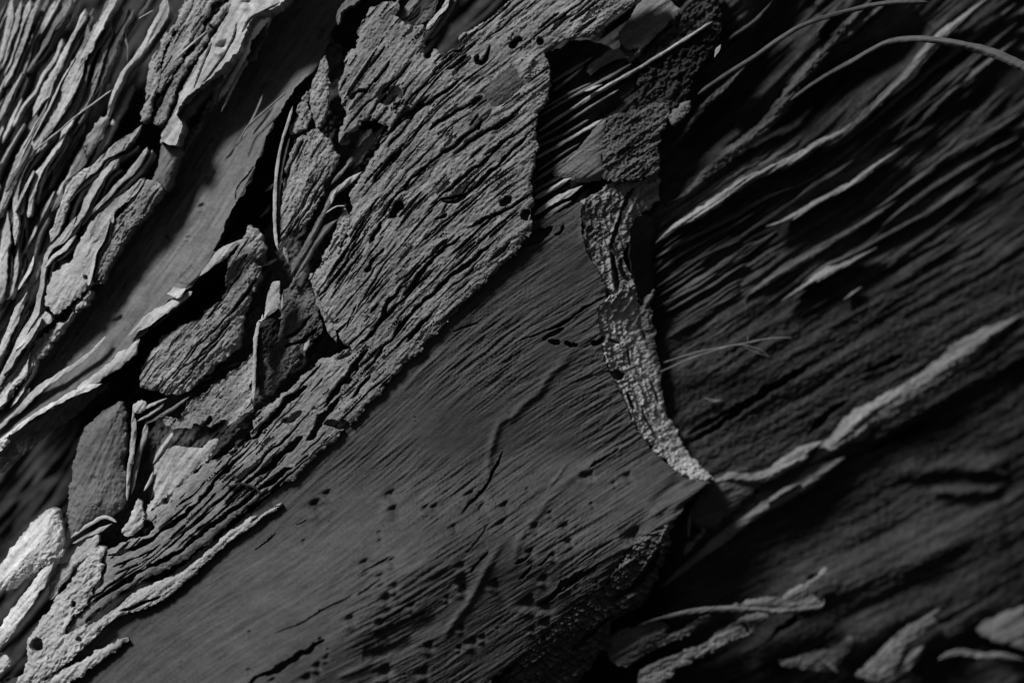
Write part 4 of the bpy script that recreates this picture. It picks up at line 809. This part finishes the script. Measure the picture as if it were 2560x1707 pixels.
# ================================================================ long fibres of the right side
RF = [('long bright ribbon fibre sweeping from the torn edge to the top edge', '640,1130,10 720,1060,18 860,980,23 1000,880,21 1150,800,20 1300,730,21 1400,670,20 1540,600,19 1640,520,18 1740,420,17 1850,310,18 1950,190,24 2080,80,30 2240,-50,34', 36, 'fibre', 0),
      ('wide grainy band above the long bright ribbon fibre', '690,945,16 800,880,24 920,760,30 1080,640,32 1200,530,34 1300,400,34 1400,270,28 1500,140,28 1620,20,28 1690,-50,28', 16, 'fibre', 2.2),
      ('thin fibre directly below the long bright ribbon', '640,1200,6 760,1130,9 880,1070,10 1000,1010,10 1150,920,11 1300,860,9', 24, 'fibre', 0),
      ('thin second fibre under the bright ribbon, leaving the black membrane', '640,1272,6 720,1215,7 800,1160,8 1000,1050,8 1110,985,6', 18, 'fibre', 0),
      ('fine fibre from the membrane foot', '640,1340,5 760,1262,7 870,1190,7 1050,1110,5', 14, 'fibre', 0),
      ('clear pale fibre in the middle of the right side', '1160,1052,8 1280,1010,12 1450,912,14 1600,830,14 1720,740,12 1825,665,7', 30, 'fibre', 0),
      ('short pale fibre above the clear middle one', '1290,932,6 1400,850,11 1500,790,11 1595,725,6', 26, 'fibre', 0),
      ('long frayed fibre under the clear pale one', '1060,1390,8 1180,1310,17 1300,1240,17 1420,1160,15 1550,1080,13 1680,1000,12 1800,920,12', 22, 'fibre', .8),
      ('brightest spindle-shaped splinter of the right side', '1240,1402,5 1330,1345,22 1450,1275,25 1560,1222,22 1640,1180,16 1705,1145,4', 34, 'strip', .4),
      ('thin fibre along the top of the bright spindle splinter', '1340,1318,8 1450,1240,11 1600,1170,10 1800,1060,9 2000,950,9 2200,820,9', 26, 'fibre', 0),
      ('tiny bright dash-like splinter below the spindle', '1543,1396,7 1590,1362,10 1632,1332,5', 26, 'strip', 0),
      ('fibre parallel to the bright ribbon on its right, at the upper right', '1380,722,9 1520,650,11 1640,570,11 1760,470,13 1850,400,13 1960,300,15 2060,230,15 2200,120,17 2370,-20,18', 24, 'fibre', 0),
      ('second parallel fibre of the upper right bundle', '1600,690,10 1720,600,12 1850,500,15 1950,420,17 2080,310,17 2230,190,17 2380,70,17', 18, 'fibre', 0),
      ('third, frayed fibre of the upper right bundle', '1780,640,10 1900,560,17 2000,460,17 2150,330,15 2380,150,15', 16, 'fibre', .8),
      ('pale fibre bordering the smooth patch at right', '1700,962,10 1850,860,14 1980,760,16 2100,680,18 2250,600,20 2400,500,20', 20, 'fibre', 0),
      ('lower fibre bordering the smooth patch at right', '1730,1042,9 1900,910,12 2050,810,13 2200,720,13 2400,610,13', 14, 'fibre', 0),
      ('dim straight fibre near the top, right of the dark block', '1190,-10,9 1100,90,9 1000,160,7 950,212,5', 20, 'fibre', 0),
      ('short faint fibre crossing at the top, near the arching hair', '1515,-10,9 1470,60,9 1370,166,5', 40, 'fibre', 0),
      ('rough dim fibre left of the wide grainy band', '700,700,8 780,600,12 860,490,14 960,400,12 1060,300,10', 10, 'fibre', 1.8)]
for k, (lab, ln, b, mt, gr) in enumerate(RF):
    ribbon('bark_fibre', lab, FIBRE, 'D ' + ln, b * .7 - 36 if k not in (0, 5, 8, 10) else b - 26, 'bast' if k not in (0, 5, 8, 10) else 'ledge', roll=.28, dome=.34, thick=40, gran=gr, seed=300 + k, wob=.2, step=4, streak=1.2, grain=1.6, taper=6)
ribbon('arching_hair', 'thick blurred hair arching across the upper right corner', 'bark hair', 'D 1270,462,8,0 1400,370,11,30 1560,280,12,70 1700,205,13,110 1800,188,14,140 1900,193,17,170 2020,215,20,200 2150,248,22,230 2280,300,26,260 2440,390,28,290', 40, 'bast', roll=.2, dome=.3, thick=10, step=4, wob=.06, grain=.3)
ribbon('arching_hair', 'thinner blurred hair arching near the top edge', 'bark hair', 'D 830,440,10,0 960,350,11,10 1100,262,11,30 1200,192,12,50 1300,132,12,70 1400,92,12,90 1550,52,12,110 1700,22,12,130 1900,15,13,150', 26, 'bast', roll=.2, dome=.3, thick=8, step=4, wob=.06, grain=.3)
for k in range(44):
    v = rnd.uniform(540, 970); u = 1640 + rnd.uniform(-6, 60) + max(0, (v - 850) * .25)
    n = rnd.randint(5, 9); st = rnd.uniform(25, 48)
    F = follow(u, v, n, -st, rnd.uniform(3.5, 7.5))
    ribbon('bark_fibre', 'thin dark fibre fanning to the upper right from behind the torn edge', FIBRE, F, rnd.uniform(-40, -26), 'bast', roll=.25, dome=.35, thick=30, taper=6, seed=340 + k, group='thin dark fibres behind the torn edge', wob=.25, step=4)
for k in range(54):
    u = rnd.uniform(1700, 2560); v = rnd.uniform(-40, 760)
    if seg_dist(VOIDS[0], np.array([u]), np.array([v]))[0][0] < 70 or seg_dist(VOIDS[1], np.array([u]), np.array([v]))[0][0] < 60: continue
    if v > 760 - (u - 1700) * .25: continue
    ribbon('bark_fibre', 'faint dark fibre half sunk among the long fibres of the right side', FIBRE, follow(u, v, rnd.randint(6, 11), rnd.uniform(26, 50), rnd.uniform(6, 15)), rnd.uniform(-46, -30), 'bast',
           roll=.25, dome=.32, thick=30, taper=5, seed=420 + k, group='faint fibres sunk in the right side', wob=.2, step=5, gran=rnd.choice([0, .8]), grain=1.5)
for lab, ln in (('upper hair of the small tuft right of the torn edge', 'X 1662,907,2.7,0 1750,880,3.4,14 1850,862,4.1,24 1930,847,4.8,24 1990,844,3.4,14'), ('lower hair of the small tuft, bending down to the right', 'X 1650,932,2.7,0 1730,897,3.4,14 1800,874,4.1,24 1850,862,4.1,28 1885,868,4.8,26 1920,882,5.4,20 1957,927,4.1,8'),
                ('short middle hair of the small tuft', 'X 1860,866,3.4,26 1905,884,3.4,24 1938,893,2.7,18'), ('tiny cross hair of the small tuft', 'X 1875,836,2.7,26 1879,862,2.7,26')):
    ribbon('bark_hair', lab, 'bark hair', ln, 12, 'fibre', roll=.2, dome=.4, thick=5, step=3, wob=.1)
ribbon('bark_crumb', 'small curled pale crumb on the dark bark right of the torn edge', FLAKE, 'E 868,240,6 920,260,9 960,252,5', 4, 'fibre', roll=.3)

# the pale ledge running to the right edge
LEDGE = plate('bark_ledge', 'long bark ledge running from the tip of the torn edge to the right picture edge', 'bark ledge', 'E 888,648 960,640 1080,655 1155,650 1092,712 1000,795 905,862 830,852 808,800 830,722', 8, 'dim', thick=60, grain=(.6, .8, 1), gran=(.8, 1), tilt=(-.05, -.15), step=2.8)
for ln, b, mt, gr, rl, dm in (('890,648,6 960,636,14 1010,622,24 1080,630,28 1150,624,26 1220,597,30 1300,545,34 1380,490,32 1445,452,14', 8, 'ledge', 1.6, .25, .35),
                  ('1360,575,20 1440,510,60 1520,450,90 1600,385,110 1680,320,96 1780,265,86 1900,190,80 2050,85,76 2200,-20,74 2420,-150,70', -28, 'ledge', 1.6, .22, .36),
                  ('668,1150,6 800,1042,18 950,922,26 1100,812,30 1200,745,36 1330,670,42 1450,590,42 1560,530,26', -14, 'fibre', .8, .2, .34),
                  ('1180,745,8 1260,690,14 1340,650,10', 10, 'fibre', .6, .2, .3)):
    ribbon('pale_band', None, None, 'E ' + ln, b, mt, roll=rl, dome=dm, thick=44, gran=gr, parent=LEDGE, wob=.12)
ribbon('bark_stick', 'thin upright stick under the tip of the torn edge', 'bark stick', 'E 806,765,5 800,830,9 796,905,8', 60, 'fibre', roll=.2, dome=.3)
plate('bark_chip', 'small pale jagged chip below the thin upright stick', FLAKE, 'E 770,968 800,935 840,895 872,868 862,895 820,940 795,978 775,985', 50, 'fibre', thick=20, gran=(1.2, 0), tilt=(.1, .1))

# slivers at the bottom right
LEAF = plate('bark_sliver', 'hollow leaf-shaped bark sliver at the bottom, under a thin arching stalk', 'bark sliver', 'E 410,1392 470,1342 560,1312 640,1292 700,1325 690,1355 740,1350 800,1320 905,1275 850,1325 780,1370 700,1405 600,1452 500,1512 430,1482', 62, 'dull', thick=24, grain=(1, 1.5, 1.5), gran=(1.4, 0), rough=(2, 1), tilt=(.05, .12))
ribbon('arched_stalk', 'thin stalk arching over the sliver', None, 'E 540,1318,6 620,1292,9 700,1274,11 820,1250,12 950,1240,13 1100,1246,12 1250,1256,12 1430,1238,12 1452,1200,5', 76, 'dull', roll=.3, dome=.3, thick=10, parent=LEAF)
plate('bark_sheet', 'small dim pointed sheet where the arching stalk ends', 'bark sheet', 'E 1000,1232 1150,1195 1250,1203 1330,1222 1390,1185 1440,1232 1250,1252 1100,1242', 56, 'fibre', thick=10, tilt=(.05, .1), gran=(.8, 0))
plate('bark_sliver', 'long spindle-shaped pale sliver along the bottom edge, below the hollow one', 'bark sliver', 'E 560,1552 600,1512 720,1462 880,1412 960,1350 1050,1300 1130,1270 1192,1264 1162,1312 1090,1372 1000,1402 880,1472 760,1522 680,1590 580,1620', 54, 'ledge', thick=26, grain=(.6, 1, 1), gran=(1.6, 0), tilt=(.05, .12),
      cracks=[(pts('E 1060,1310 1080,1340 1095,1365'), 7, 10)])
plate('bark_sliver', 'short bright spindle above the arching stalk', 'bark sliver', 'E 1263,1197 1310,1160 1380,1120 1467,1060 1422,1122 1350,1182 1290,1207', 56, 'ledge', thick=12, tilt=(.2, .2), gran=(.6, 0))
plate('bark_sliver', 'dim pointed leaf of bark at the bottom edge, crossed by a twig', 'bark sliver', 'E 1240,1512 1380,1482 1500,1452 1560,1422 1607,1403 1592,1460 1530,1542 1500,1562 1350,1552', 14, 'fibre', thick=14, tilt=(-.02, .06), gran=(1.4, 0))
ribbon('bark_twig', 'little twig lying on the dim pointed leaf at the bottom edge', 'bark stick', 'E 1403,1468,5 1460,1510,9 1535,1570,13', 40, 'dull', roll=.2, dome=.3)
plate('bark_sliver', 'broad granular sliver rising from the bottom edge at the right', 'bark sliver', 'E 1620,1590 1680,1540 1740,1472 1800,1412 1870,1362 1920,1330 2010,1310 2022,1340 1932,1402 1850,1472 1832,1532 1780,1620', 40, 'dull', thick=26, gran=(2, 0), grain=(.6, 1, 1), tilt=(.1, .15))
ribbon('bark_twig', 'short thin twig at the top end of the broad granular sliver', 'bark stick', 'E 1918,1342,7 1960,1310,8 2032,1263,6', 60, 'fibre', roll=.2, dome=.3)
ribbon('bark_sliver', 'narrow sliver right of the broad granular sliver', 'bark sliver', 'E 1825,1575,20 1880,1515,26 1955,1448,16', 34, 'dull', roll=.3, gran=1.4)
plate('bark_flake', 'pale flake cut off by the right picture edge near the bottom corner', FLAKE, 'E 2228,1382 2290,1340 2480,1270 2480,1470 2380,1455 2300,1432', 10, 'dull', thick=24, tilt=(.15, .2), lumps=2)
ribbon('bark_strip', 'pale wavy strip in the bottom right corner', STRIP, 'E 2030,1515,10 2090,1490,14 2150,1482,16 2250,1502,14 2330,1500,12 2460,1525,12', 40, 'fibre', roll=.35, gran=1)
